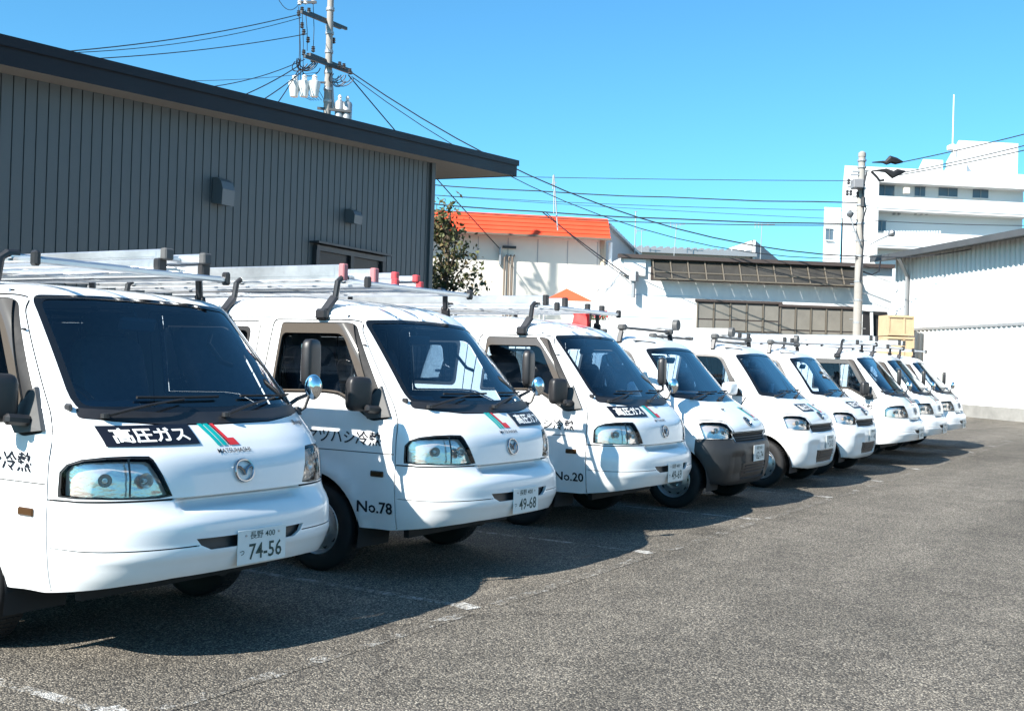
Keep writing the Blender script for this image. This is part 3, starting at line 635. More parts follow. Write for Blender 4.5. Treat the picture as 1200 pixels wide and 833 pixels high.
# ------------------------------------------------------------------ newer short-bonnet van
def new_disp(x, z, fr):
    ax = np.abs(x); return np.where(fr, 0.03*np.clip((0.52-ax)/0.04, 0, 1)*np.clip((z-0.672)/0.02, 0, 1)*np.clip((0.785-z)/0.02, 0, 1) + 0.02*np.clip((ax-0.33)/0.03, 0, 1)*np.clip((0.60-z)/0.06, 0, 1)*np.clip((z-0.30)/0.06, 0, 1)*np.clip((0.62-ax)/0.1, 0, 1), 0.0)
def flare2(y, z):
    f = 0
    for yc in (0.60, 3.15):
        d = np.hypot(y-yc, z-0.29); f = f+0.02*np.exp(-((d-0.40)/0.06)**2)
    return f*np.clip((0.9-z)/0.2, 0, 1)
def build_new_van():
    T = [(0.22, .22, .79, .12, .36, 3.95), (0.28, .28, .805, .055, .36, 3.97), (0.36, .36, .815, .02, .36, 4.0), (0.46, .46, .825, .002, .36, 4.0), (0.56, .56, .83, .0, .36, 4.0), (0.63, .63, .832, .012, .36, 4.0), (0.68, .68, .832, .03, .37, 4.0), (0.73, .73, .832, .045, .38, 4.0), (0.77, .77, .832, .055, .39, 4.0), (0.80, .80, .832, .062, .39, 4.0),
         (0.84, .84, .832, .082, .39, 4.0), (0.88, .88, .832, .118, .39, 4.0), (0.93, .93, .832, .180, .38, 4.0), (0.98, .98, .830, .255, .37, 4.0), (1.04, 1.04, .826, .352, .36, 4.0), (1.10, 1.10, .820, .448, .34, 3.99), (1.20, 1.20, .806, .548, .32, 3.97), (1.35, 1.35, .782, .685, .29, 3.94), (1.50, 1.50, .752, .820, .27, 3.9), (1.60, 1.60, .728, .908, .27, 3.87),
         (1.65, 1.645, .70, .955, .28, 3.85), (1.70, 1.685, .675, 1.01, .30, 3.82), (1.76, 1.72, .635, 1.11, .40, 3.78), (1.84, 1.75, .56, 1.26, .42, 3.7), (1.94, 1.772, .46, 1.45, .42, 3.6), (2.08, 1.79, .31, 1.7, .42, 3.45), (2.28, 1.80, .08, 2.0, .42, 3.3)]
    sh = Shell(T, 3.6, new_disp, flare2)
    fx = lambda pts: [(float(sh.ux(x, v)), v) for x, v in pts]
    ws_o = sh.F([(0.0, 1.075), (0.35, 1.08)]+round_poly([(0.35, 1.08), (0.765, 1.115), (0.645, 1.612), (0.3, 1.635)], [0, 0.03, 0.05, 0], 6)[1:-1]+[(0.3, 1.637), (0.0, 1.645)])
    ws_i = sh.F([(0.0, 1.135)]+round_poly([(0.30, 1.137), (0.722, 1.152), (0.615, 1.585), (0.3, 1.605)], [0, 0.03, 0.05, 0], 6)[1:-1]+[(0.3, 1.606), (0.0, 1.612)])
    hlp = [(0.47, .725), (0.505, .80), (0.53, .865), (0.60, .885), (0.70, .888), (0.765, .885), (0.795, .868), (0.800, .80), (0.798, .735), (0.74, .722), (0.6, .718)]
    hl_o = fx(hlp); c = (0.64, .80); hl_i = fx([(c[0]+(x-c[0])*0.975, c[1]+(z-c[1])*0.955) for x, z in hlp])
    gr = sh.F([(0.0, .685), (0.43, .69), (0.475, .77), (0.0, .772)])
    intake = sh.F([(0.0, .30), (0.35, .305), (0.375, .47), (0.0, .465)])
    arch = lambda yc, r, a0, a1, n=22: [(yc+r*math.cos(a), 0.29+r*math.sin(a)) for a in np.linspace(a0, a1, n)]
    archh = lambda yc: [(float(sh.uy(y, v)), v) for y, v in dens([(yc+0.365, 0.12)]+arch(yc, 0.365, 0.0, math.pi)+[(yc-0.365, 0.12)], 0.03)]
    door = [(1.02, .34), (1.00, 0.72), (0.86, 0.98), (0.80, 1.09), (0.965, 1.30), (1.09, 1.56), (1.14, 1.615), (1.72, 1.63), (1.76, 1.60), (1.80, 1.10), (1.80, 0.34)]
    win_o = round_poly([(0.83, 1.10), (1.76, 1.105), (1.715, 1.615), (1.15, 1.60), (0.99, 1.33)], [.02, .03, .05, .10, .15], 6)
    win_i = round_poly([(0.99, 1.135), (1.73, 1.135), (1.69, 1.585), (1.18, 1.573), (1.04, 1.32)], [.02, .03, .05, .09, .12], 6)
    qa = round_poly([(1.92, 1.12), (2.85, 1.12), (2.82, 1.58), (1.90, 1.58)], .06, 5); qb = round_poly([(2.97, 1.12), (3.55, 1.12), (3.45, 1.58), (2.95, 1.58)], .06, 5)
    bump = [(0, .1), (0, .69)]+fx([(x, .69) for x in np.linspace(0.05, 0.44, 12)])+fx([(0.46, .72)])+fx([(x, .715) for x in np.linspace(0.5, 0.82, 14)])+[(float(sh.uy(y, .715)), .715) for y in (0.24, 0.30, 0.36)]+[(float(sh.uy(y, v)), v) for y, v in ((0.36, .60), (0.355, .55), (0.30, .45), (0.30, .1))]
    regions = [('ws', ws_i), ('frit', ws_o), ('lens', hl_i), ('lampgap', hl_o), ('grille', gr), ('intake', intake), ('dglass', sh.S(win_i)), ('dframe', sh.S(win_o)), ('qglass', sh.S(qa)), ('qglass2', sh.S(qb)), ('door', sh.S(door)), ('bumper', bump)]
    hood = fx([(0.0, .795), (0.40, .795)])+fx([(0.52, .87), (0.58, .897), (0.70, .905), (0.80, .905)])
    gaps = [(fx(dens([(0.0, .783), (0.47, .783), (0.515, .875), (0.55, .898), (0.72, .905), (0.81, .908)], 0.03, False)), .004), (sh.S(door, closed=False), .0045),
            (fx([(x, .7165) for x in np.linspace(0.48, 0.82, 14)]), .0035), (sh.S([(1.86, 0.36), (1.86, 1.62), (2.91, 1.62), (2.91, 0.55)], closed=False), .004)]
    ua = float(sh.uy(0.95, .4))
    def lower(u): return np.interp(u, [0, 0.55, 0.8, ua, 9], [0.245, 0.245, 0.265, 0.30, 0.30])
    sh.mesh(regions, gaps, lower, [('a', archh(0.60)), ('b', archh(3.15))])
    v = empty('new_delivery_van')
    b = sh.obj('body', 'body', PAINT, v, cap=True); sh.obj('body_liner', ['body', 'gap', 'door', 'bumper'], LINER, b, off=-0.022); sh.obj('cabin_lining', ['body', 'door'], TRIM, b, off=-0.030)
    for sd in (-1, 1):
        d = sh.obj('door', 'door', PAINT, v, sides=(sd,), wall=-0.018); sh.obj('window_frame', 'dframe', BLACK, d, sides=(sd,), off=0.006, wall=-0.02); sh.obj('window_pane', 'dglass', DGLASS, d, sides=(sd,), off=-0.008)
        MB().box(sh.at_side(1.66, 0.95, 0.02, sd), (0.035, 0.18, 0.045), bev=0.015).build('door_handle', PAINT, d, True)
        for key in ('qglass', 'qglass2'): sh.obj('side_window', key, DGLASS, v, sides=(sd,), off=-0.004)
        lamp = sh.obj('headlight', 'lens', LENS, v, sides=(sd,), off=0.002); sh.obj('lamp_bezel', 'lampgap', GREYP, lamp, sides=(sd,), off=-0.003, wall=-0.01); sh.obj('lamp_bowl', 'lens', CHROME2, lamp, sides=(sd,), off=-0.040, wall=0.036)
        for x, z, r in ((0.58, .80, .030), (0.70, .805, .028)):
            p = sh.at_front(sd*x, z, -0.037); q = sh.at_front(sd*x, z, -0.004); M = Matrix.Translation(p) @ (q-p).normalized().to_track_quat('Z', 'Y').to_matrix().to_4x4()
            MB().lathe([(0.012, 0.0), (r*0.5, 0.006), (r*0.8, 0.014), (r, 0.028)], 20).xf(M).build('reflector', CHROME2, lamp, True, flip=False)
            MB().lathe([(0.009, 0.0), (0.009, 0.018), (0.001, 0.022)], 10).xf(M).build('bulb', PLATE, lamp, True)
        m = empty('door_mirror'); m.parent = v
        MB().rbox((sd*0.97, 0.95, 1.19), (0.21, 0.13, 0.16), Matrix.Rotation(R(-sd*-12), 3, 'Z'), 0.5).build('mirror_shell', PAINT, m, True)
        MB().box((sd*0.97, 1.012, 1.19), (0.15, 0.01, 0.11), Matrix.Rotation(R(-sd*-12), 3, 'Z'), bev=0.002).build('mirror_glass', CHROME, m)
        MB().bar((sd*0.80, 0.93, 1.13), (sd*0.92, 0.95, 1.15), 0.05, 0.05, bev=0.015).build('mirror_arm', BLACK, m)
        c_ = sh.at_side(0.86, 0.82, 0.004, sd); MB().box(c_, (0.014, 0.06, 0.03), bev=0.006).build('side_marker', AMBER, v)
    w = sh.obj('windscreen', 'ws', GLASS, v, off=-0.004); sh.obj('windscreen_border', 'frit', FRIT, w, off=0.0)
    g = sh.obj('grille', 'grille', LINER, v, off=-0.02)
    for z in (.705, .730, .755):
        MB().tube([sh.at_front(x, z, 0.0) for x in np.linspace(-0.44, 0.44, 17)], 0.006, 6).build('grille_slat', BLACK if z != .730 else GREYP, g, True)
    bu = sh.obj('bumper', 'bumper', PAINT, v, wall=-0.02)
    sh.obj('lower_intake', 'intake', BLACK, bu, off=-0.02)
    for z in (.365, .40, .435): MB().tube([sh.at_front(x, z, -0.008) for x in np.linspace(-0.29, 0.29, 11)], 0.005, 6).build('intake_slat', BLACK, bu, True)
    for yc in (0.60, 3.15):
        for sx in (-1, 1):
            m = MB(); n = 14; vs = []
            for xx in (0.825, 0.50):
                for a in np.linspace(-0.25, math.pi+0.25, n): vs.append((sx*xx, yc+0.375*math.cos(a), 0.29+0.375*math.sin(a)))
            m.add(vs, [(i, i+1, n+i+1, n+i) for i in range(n-1)]); m.add([vs[n+i] for i in range(n)], [tuple(range(n))]); m.build('wheel_housing', LINER, b)
            wheel(v, sx*0.72, yc)
    MB().box((0, 2.0, 0.32), (1.2, 3.4, 0.12)).box((0, 0.32, 0.34), (1.2, 0.3, 0.16)).build('underbody', LINER, v)
    MB().prism([(-0.70, 0.62, 0.85), (-0.70, 0.66, 1.09), (-0.70, 0.95, 1.12), (-0.70, 1.08, 1.06), (-0.70, 1.10, 0.85)], (1.40, 0, 0)).box((-0.38, 0.95, 1.12), (0.42, 0.22, 0.07), bev=0.03).build('dashboard', DASH, v)
    seat_set(v, 1.0, 1.68, 0.76, 0.6); steering(v, (-0.38, 1.16, 1.06), 60)
    MB().box((0, 2.3, 0.42), (1.45, 3.0, 0.05)).build('cabin_floor', GREYP, v)
    MB().box((0.02, 1.02, 1.50), (0.23, 0.03, 0.07), Matrix.Rotation(R(18), 3, 'X'), bev=0.015).bar((0.02, 1.04, 1.54), (0.02, 1.08, 1.62), 0.015).build('rear_view_mirror', GREYP, v, True)
    wiper(v, sh, -0.60, 1.10, -0.12, 1.155); wiper(v, sh, 0.02, 1.095, 0.50, 1.16)
    for sx in (-1, 1): MB().box(sh.at_front(sx*0.28, 1.0, 0.006), (0.03, 0.03, 0.012), bev=0.004).build('washer_jet', BLACK, v)
    p = sh.at_front(0.0, 0.875, 0.004); MB().lathe([(0.001, -0.006), (0.055, -0.004), (0.06, 0.0), (0.055, 0.006)], 28).xf(Matrix.Translation(p) @ (Vector((0, -1, 0.9)).to_track_quat('Z', 'Y').to_matrix().to_4x4())).build('emblem_base', GREYP, v, True)
    emblem_m(v, sh, 0.0, 0.875, 0.060, 0.040)
    MB().bar(sh.at_side(1.02, 1.69, 0.004, -1), sh.at_side(1.16, 1.69, 0.02, -1), 0.02, 0.012).build('antenna_base', BLACK, v)
    rk = empty('roof_rack'); rk.parent = v
    for y in (1.30, 2.15, 3.0):
        for sd in (-1, 1):
            g0 = sh.at_side(y, 1.67, 0.01, sd); MB().bar(g0, (sd*0.64, y, 1.80), 0.03, 0.06, up=(0, 1, 0), bev=0.01).build('rack_leg', RACKP, rk)
            MB().box((sd*0.62, y, 1.835), (0.10, 0.09, 0.07), bev=0.02).build('rack_foot', GREYP, rk)
        MB().bar((-0.62, y, 1.83), (0.62, y, 1.83), 0.05, 0.028, bev=0.008).build('cross_bar', RACKP, rk)
    return v, sh

# ------------------------------------------------------------------ ground
def asphalt_nodes(name, paint=None, wear=0.5):
    m = bpy.data.materials.new(name); m.use_nodes = True; N = m.node_tree.nodes; L = m.node_tree.links; b = N['Principled BSDF']
    tc = N.new('ShaderNodeTexCoord')
    def noise(sc_, det=5, rough=0.6):
        n = N.new('ShaderNodeTexNoise'); n.inputs['Scale'].default_value = sc_; n.inputs['Detail'].default_value = det; n.inputs['Roughness'].default_value = rough; L.new(tc.outputs['Object'], n.inputs[0]); return n
    def vor(sc_):
        n = N.new('ShaderNodeTexVoronoi'); n.inputs['Scale'].default_value = sc_; L.new(tc.outputs['Object'], n.inputs[0]); return n
    def math_(op, a, b_, clamp=False):
        n = N.new('ShaderNodeMath'); n.operation = op; n.use_clamp = clamp
        for i, q in enumerate((a, b_)):
            if isinstance(q, (int, float)): n.inputs[i].default_value = q
            else: L.new(q, n.inputs[i])
        return n.outputs[0]
    def mix(f, a, b_, bt='MIX'):
        n = N.new('ShaderNodeMix'); n.data_type = 'RGBA'; n.blend_type = bt
        for i, q in ((0, f), (6, a), (7, b_)):
            if isinstance(q, (int, float)): n.inputs[i].default_value = q
            elif isinstance(q, tuple): n.inputs[i].default_value = (*q, 1)
            else: L.new(q, n.inputs[i])
        return n.outputs[2]
    v1, v2 = vor(105), vor(230)
    rp = N.new('ShaderNodeValToRGB'); e = rp.color_ramp.elements; sep = N.new('ShaderNodeSeparateColor'); L.new(v1.outputs['Color'], sep.inputs[0]); L.new(sep.outputs[0], rp.inputs[0])
    e[0].position = 0.0; e[0].color = (0.085, 0.080, 0.073, 1); e[1].position = 1.0; e[1].color = (0.38, 0.35, 0.305, 1)
    for p, c in ((0.42, (0.135, 0.123, 0.108, 1)), (0.72, (0.225, 0.204, 0.176, 1)), (0.9, (0.32, 0.29, 0.245, 1))): k = e.new(p); k.color = c
    sep2 = N.new('ShaderNodeSeparateColor'); L.new(v2.outputs['Color'], sep2.inputs[0])
    fine = N.new('ShaderNodeMapRange'); fine.inputs[3].default_value = 0.55; fine.inputs[4].default_value = 1.5; L.new(sep2.outputs[1], fine.inputs[0])
    col = mix(1.0, rp.outputs[0], fine.outputs[0], 'MULTIPLY')
    bind = math_('LESS_THAN', v1.outputs['Distance'], 0.62); binder = mix(bind, (0.055, 0.051, 0.047), col)
    n1, n2 = noise(0.35, 6, 0.62), noise(2.6, 5, 0.6)
    r1 = N.new('ShaderNodeMapRange'); r1.inputs[1].default_value = 0.3; r1.inputs[2].default_value = 0.7; r1.inputs[3].default_value = 0.74; r1.inputs[4].default_value = 1.28; L.new(n1.outputs[0], r1.inputs[0])
    r2 = N.new('ShaderNodeMapRange'); r2.inputs[1].default_value = 0.3; r2.inputs[2].default_value = 0.7; r2.inputs[3].default_value = 0.82; r2.inputs[4].default_value = 1.15; L.new(n2.outputs[0], r2.inputs[0])
    col = mix(1.0, binder, r1.outputs[0], 'MULTIPLY'); col = mix(1.0, col, r2.outputs[0], 'MULTIPLY')
    # tyre-polished lanes along the row and hairline cracks
    mpT = N.new('ShaderNodeMapping'); mpT.inputs['Scale'].default_value = (0.10, 1.1, 1); L.new(tc.outputs['Object'], mpT.inputs[0]); tk = N.new('ShaderNodeTexNoise'); tk.inputs['Scale'].default_value = 1.0; tk.inputs['Detail'].default_value = 3; L.new(mpT.outputs[0], tk.inputs[0])
    tr_ = N.new('ShaderNodeMapRange'); tr_.inputs[1].default_value = 0.35; tr_.inputs[2].default_value = 0.65; tr_.inputs[3].default_value = 0.84; tr_.inputs[4].default_value = 1.14; L.new(tk.outputs[0], tr_.inputs[0]); col = mix(1.0, col, tr_.outputs[0], 'MULTIPLY')
    wn = noise(1.3, 5, 0.7); wv = N.new('ShaderNodeMix'); wv.data_type = 'RGBA'; wv.inputs[0].default_value = 0.55; L.new(tc.outputs['Object'], wv.inputs[6]); L.new(wn.outputs['Color'], wv.inputs[7])
    cv = N.new('ShaderNodeTexVoronoi'); cv.feature = 'DISTANCE_TO_EDGE'; cv.inputs['Scale'].default_value = 0.42; L.new(wv.outputs[2], cv.inputs[0])
    ck = N.new('ShaderNodeMapRange'); ck.inputs[1].default_value = 0.0015; ck.inputs[2].default_value = 0.006; ck.inputs[3].default_value = 0.5; ck.inputs[4].default_value = 1.0; L.new(cv.outputs['Distance'], ck.inputs[0])
    cm = noise(0.22, 2, 0.5); cr = N.new('ShaderNodeMapRange'); cr.inputs[1].default_value = 0.50; cr.inputs[2].default_value = 0.58; L.new(cm.outputs[0], cr.inputs[0])
    col = mix(math_('MULTIPLY', cr.outputs[0], 0.8), col, mix(1.0, col, ck.outputs[0], 'MULTIPLY'))
    col = mix(1.0, col, (1.0, 0.97, 0.91), 'MULTIPLY')
    # oil stains and dark cracks
    st = noise(0.9, 3, 0.5); sr = N.new('ShaderNodeMapRange'); sr.inputs[1].default_value = 0.66; sr.inputs[2].default_value = 0.76; sr.inputs[3].default_value = 1.0; sr.inputs[4].default_value = 0.55; L.new(st.outputs[0], sr.inputs[0])
    col = mix(1.0, col, sr.outputs[0], 'MULTIPLY')
    if paint is not None:
        w1, w2 = noise(5.5, 6, 0.7), noise(38, 3, 0.7); q = math_('ADD', math_('MULTIPLY', w1.outputs[0], 0.6), math_('MULTIPLY', w2.outputs[0], 0.4))
        mr = N.new('ShaderNodeMapRange'); mr.inputs[1].default_value = wear-0.05; mr.inputs[2].default_value = wear+0.06; L.new(q, mr.inputs[0])
        col = mix(mr.outputs[0], col, paint)
    L.new(col, b.inputs['Base Color']); b.inputs['Roughness'].default_value = 0.9; b.inputs['Specular IOR Level'].default_value = 0.3
    bp = N.new('ShaderNodeBump'); bp.inputs['Strength'].default_value = 0.9; bp.inputs['Distance'].default_value = 0.008
    hh = math_('ADD', math_('MULTIPLY', v1.outputs['Distance'], -1.0), math_('MULTIPLY', sep.outputs[0], 0.7)); L.new(hh, bp.inputs['Height']); L.new(bp.outputs[0], b.inputs['Normal'])
    MAT[name] = m; return m
ASPH = asphalt_nodes('asphalt'); LINE = asphalt_nodes('worn_line_paint', (0.42, 0.41, 0.385), 0.525); LINE2 = asphalt_nodes('very_worn_line_paint', (0.40, 0.39, 0.365), 0.575); LINE3 = asphalt_nodes('line_paint', (0.52, 0.51, 0.48), 0.505)
tag(link('ground', [(-1500, -1500, 0), (1500, -1500, 0), (1500, 1500, 0), (-1500, 1500, 0)], [(0, 1, 2, 3)], ASPH), kind='structure')
pv = empty('parking_markings'); tag(pv, kind='structure')
def strip(a, b, w, m, z=0.0025, name='bay_line'):
    a, b = Vector((*a, z)), Vector((*b, z)); d = (b-a).normalized(); n = Vector((-d.y, d.x, 0))*w/2
    return link(name, [a-n, b-n, b+n, a+n], [(0, 1, 2, 3)], m, pv)
for i in range(-1, 10):
    x = 5.474+2.484*i
    strip((x, 3.66), (x, 8.6), 0.07, LINE); strip((x-0.02, 3.50), (x+0.03, 3.66), 0.12, LINE3, name='bay_line_end')
for i in range(-2, 10): strip((3.0+2.484*i+0.12, 3.46), (3.0+2.484*(i+1)-0.14, 3.47), 0.09, LINE2, name='front_line')

# ------------------------------------------------------------------ grey clad building behind the vans
GB = R(5.7); dW = Vector((math.cos(GB), math.sin(GB), 0)); nW = Vector((math.sin(GB), -math.cos(GB), 0)); CW = Vector((15.1, 10.8, 0))
CLAD = mat('grey_cladding', (0.088, 0.101, 0.104), 0.5, 0.0, 0.4, 0, 0.10, 1.2, stretch=(1, 1, 0.2)); FASC = mat('dark_fascia', (0.006, 0.007, 0.011), 0.5, 0, 0.25, 0, 0.12, 1.5)
SOFF = mat('tan_soffit', (0.30, 0.26, 0.22), 0.8); DARKW = mat('dark_window', (0.010, 0.013, 0.018), 0.25, 0, 0.25); FRAME = mat('bronze_frame', (0.05, 0.05, 0.052), 0.4, 0.3)
g = empty('grey_clad_building', CW); tag(g, 'long dark grey building with vertical metal cladding and deep overhanging flat roof', 'building')
GI = Matrix.Translation(CW)
def gl(p): return Vector(p)-CW
OV = 0.42
fp = CW+nW*OV
def wallp(px, py): return on_plane(px, py, CW, nW)
FA, FB = on_plane(174, 86, fp, nW), on_plane(606, 190, fp, nW); FAb, FBb = on_plane(170, 112, fp, nW), on_plane(600, 205, fp, nW)
sA, sB = (FA-fp).dot(dW), (FB-fp).dot(dW)
def ztop(s_): return FA.z+(FB.z-FA.z)*(s_-sA)/(sB-sA)
def zbot(s_): return FAb.z+(FBb.z-FAb.z)*(s_-sA)/(sB-sA)
sL = sA-9.0; RO = sB
def P(s_, o, z): return gl(CW+dW*s_+nW*o+Vector((0, 0, z)))
rf = MB().add([P(sL, OV, ztop(sL)), P(RO, OV, ztop(RO)), P(RO, -9, ztop(RO)+0.25), P(sL, -9, ztop(sL)+0.25), P(sL, OV, zbot(sL)), P(RO, OV, zbot(RO)), P(RO, -9, zbot(RO)+0.1), P(sL, -9, zbot(sL)+0.1)], [(0, 1, 2, 3), (0, 4, 5, 1), (1, 5, 6, 2), (2, 6, 7, 3), (3, 7, 4, 0)]).build('roof', FASC, g)
MB().add([P(sL, OV-0.01, zbot(sL)+0.01), P(RO-0.02, OV-0.01, zbot(RO)+0.01), P(RO-0.02, -9, zbot(RO)+0.11), P(sL, -9, zbot(sL)+0.11)], [(3, 2, 1, 0)]).build('soffit', SOFF, rf, flip=False)
MB().add([P(sL, OV+0.03, ztop(sL)+0.03), P(RO+0.03, OV+0.03, ztop(RO)+0.03), P(RO+0.03, OV-0.05, ztop(RO)+0.035), P(sL, OV-0.05, ztop(sL)+0.035), P(sL, OV+0.03, ztop(sL)-0.07), P(RO+0.03, OV+0.03, ztop(RO)-0.07), P(RO+0.03, OV-0.05, ztop(RO)-0.07), P(sL, OV-0.05, ztop(sL)-0.07)], [(0, 1, 2, 3), (0, 4, 5, 1), (1, 5, 6, 2)]).build('roof_edge_trim', FASC, rf)
MB().add([P(sL, 0, 0), P(0, 0, 0), P(0, -9, 0), P(sL, -9, 0), P(sL, 0, zbot(sL)+0.1), P(0, 0, zbot(0)+0.1), P(0, -9, zbot(0)+0.1), P(sL, -9, zbot(sL)+0.1)], [(0, 1, 5, 4), (1, 2, 6, 5), (2, 3, 7, 6), (3, 0, 4, 7)]).build('wall', CLAD, g)
PW = 0.145
pm = MB().box((PW/2, -0.012, 0.5), (PW-0.010, 0.016, 1.0)).box((0.010, -0.021, 0.5), (0.012, 0.010, 1.0)); pm = link('cladding_panel', pm.v, pm.f, CLAD, g)
winA, winB = wallp(367, 293), wallp(443, 302); ws0, ws1 = (winA-CW).dot(dW), (winB-CW).dot(dW)
k = 0; s_ = -PW
while s_ > sL:
    o = pm if k == 0 else pm.copy()
    if k: COL.objects.link(o); o.parent = g
    o.location = P(s_, 0, 0); o.rotation_euler = (0, 0, GB); hh = zbot(s_)+0.06 + OV*0.0
    o.scale = (1, 1, hh); k += 1; s_ -= PW
# corner flashing, hoods, window
MB().bar(P(0.0, 0.02, 0), P(0.0, 0.02, zbot(0)+0.05), 0.10, 0.10).build('corner_flashing', CLAD, g)
for (a, b_, c, d_) in ((247, 208, 272, 240), (403, 245, 419, 264)):
    tl, br = wallp(a, b_), wallp(c, d_); w = (br-tl).dot(dW)*0.55; z1, z0 = wallp(a, (b_)).z, wallp(a, d_-5).z; s0 = (tl-CW).dot(dW); h = z1-z0
    z0 -= h*0.12; h *= 1.12; pr = [(0, z0), (0.15, z0-0.02), (0.16, z0+h*0.55), (0.13, z0+h*0.85), (0.07, z0+h), (0, z0+h)]
    MB().prism([P(s0, q+0.03, z) for q, z in pr], dW*w).build('vent_hood', mat('hood_grey', (0.115, 0.125, 0.13), 0.45, 0.2), g)
w_ = MB().add([P(ws0, 0.055, winA.z-1.1), P(ws1, 0.055, winA.z-1.1), P(ws1, 0.055, winA.z), P(ws0, 0.055, winA.z)], [(0, 1, 2, 3)]).build('window', DARKW, g)
for a, b_ in ((P(ws0-0.05, 0.07, winA.z+0.03), P(ws1+0.05, 0.07, winA.z+0.03)), (P(ws0-0.02, 0.07, winA.z-1.1), P(ws0-0.02, 0.07, winA.z)), (P(ws1+0.02, 0.07, winA.z-1.1), P(ws1+0.02, 0.07, winA.z)), (P((ws0+ws1)/2, 0.065, winA.z-1.1), P((ws0+ws1)/2, 0.065, winA.z))):
    MB().bar(a, b_, 0.07, 0.07).build('window_frame', FRAME, w_)
MB().bar(P(ws0-0.12, 0.10, winA.z+0.10), P(ws1+0.12, 0.10, winA.z+0.10), 0.16, 0.03).build('window_hood', FRAME, w_)

# ------------------------------------------------------------------ helpers for facades seen across the lot
class Facade:
    def __init__(s, px, depth, right_deg):
        a = CAM_TH-R(right_deg); s.d = Vector((math.cos(a), math.sin(a), 0)); p = at(px, 426, depth); s.p = Vector((p.x, p.y, 0)); s.n = Vector((s.d.y, -s.d.x, 0))
        if s.n.dot(Vector((-p.x, -p.y, 0))) < 0: s.n = -s.n
        s.yaw = a
    def pt(s, px, py, o=0.0): return on_plane(px, py, s.p+s.n*o, s.n)
    def sz(s, px, py, o=0.0): q = s.pt(px, py, o); return (q-s.p).dot(s.d), q.z
    def w(s, u, z, o=0.0): return s.p+s.d*u+s.n*o+Vector((0, 0, z))
    back = None
    def slab(s, mb, u0, u1, z0, z1, o0, o1, org):
        bk = (lambda o: s.n*o) if (s.back is None or o1 > -1.5) else (lambda o: s.back*(-o))
        q = [s.w(u0, z0, o0), s.w(u1, z0, o0), s.w(u1, z1, o0), s.w(u0, z1, o0)]; q2 = [s.w(u, z, o0 if s.back is not None and o1 <= -1.5 else 0)+bk(o1) for u, z in ((u0, z0), (u1, z0), (u1, z1), (u0, z1))]
        mb.add([v-org for v in q+q2], [(0, 1, 2, 3), (7, 6, 5, 4), (0, 4, 5, 1), (1, 5, 6, 2), (2, 6, 7, 3), (3, 7, 4, 0)]); return mb

# ------------------------------------------------------------------ shop with orange mansard
CREAM = mat('cream_render', (0.62, 0.58, 0.52), 0.85, 0, 0.3, 0, 0.06, 0.8); ORNG = mat('orange_roof_sheet', (0.70, 0.075, 0.028), 0.5, 0, 0.4, 0, 0.08, 1.0); SHADEW = mat('shaded_wall_grey', (0.33, 0.33, 0.34), 0.7, 0, 0.3, 0, 0.08, 1.0)  # SHADEW: grey with the shade of the sunless side put into the colour
BRPIPE = mat('brown_pipe', (0.15, 0.11, 0.08), 0.5); WHITEM = mat('white_metal', (0.74, 0.74, 0.73), 0.55, 0, 0.4, 0, 0.12, 1.1, stretch=(1, 1, 0.15)); GALV = mat('galvanised', (0.35, 0.36, 0.37), 0.5, 0.5)
f1 = Facade(600, 55, 81); u0, _z = f1.sz(470, 260); u1, zt = f1.sz(711, 257); _, zb = f1.sz(711, 282); O1 = f1.w(u1, 0)
b1 = empty('orange_roofed_shop', O1); tag(b1, 'cream shop building with bright orange mansard roof band behind small tree', 'building')
f1.slab(MB(), u0-6, u1, 0, zt-0.25, 0, -8, O1).build('wall', CREAM, b1)
nrow = 5
for r_ in range(nrow):
    z0, z1 = zb+(zt-zb)*r_/nrow, zb+(zt-zb)*(r_+1)/nrow; o0, o1 = 0.75-0.65*r_/nrow, 0.75-0.65*(r_+1)/nrow
    q = [f1.w(u0-6, z0, o0+0.035), f1.w(u1+0.05, z0, o0+0.035), f1.w(u1+0.05-0.02, z1, o1), f1.w(u0-6, z1, o1), f1.w(u0-6, z0, -0.2), f1.w(u1+0.05, z0, -0.2), f1.w(u1+0.03, z1, -0.2), f1.w(u0-6, z1, -0.2)]
    MB().add([v-O1 for v in q], [(0, 1, 2, 3), (0, 4, 5, 1), (1, 5, 6, 2), (3, 2, 6, 7)]).build('roof_sheet', ORNG, b1)
MB().bar(f1.w(u0-6, zb-0.03, 0.80)-O1, f1.w(u1+0.06, zb-0.03, 0.80)-O1, 0.10, 0.10).build('gutter', BRPIPE, b1)
for px in np.linspace(560, 700, 5):
    u, _ = f1.sz(px, 300); f1.slab(MB(), u-0.02, u+0.02, zb-1.25, zb-0.1, 0.0, 0.012, O1).build('wall_joint', SHADEW, b1)
MB().bar(f1.w(u1-0.15, 0, 0.10)-O1, f1.w(u1-0.15, zb, 0.10)-O1, 0.22, 0.16).build('corner_post', mat('tan_post', (0.36, 0.31, 0.24), 0.7), b1)
MB().tube([f1.w(u1+0.20, 0, 0.12)-O1, f1.w(u1+0.20, zb-0.1, 0.12)-O1], 0.10, 8).build('downpipe', WHITEM, b1)
for px in (591, 596, 600):
    u, z = f1.sz(px, 302); MB().tube([f1.w(u, 0, 0.12)-O1, f1.w(u, z, 0.12)-O1, f1.w(u+0.12, z+0.12, 0.12)-O1], 0.045, 6).build('service_pipe', BRPIPE, b1)
u, z = f1.sz(586, 296); f1.slab(MB(), u-0.06, u+0.02, z-0.6, z+0.25, 0.05, 0.2, O1).build('meter_box', GALV, b1)
u, z = f1.sz(597, 290); f1.slab(MB(), u-0.35, u+0.3, z-0.06, z+0.05, 0.05, 0.22, O1).build('wall_lamp', BLACK, b1)
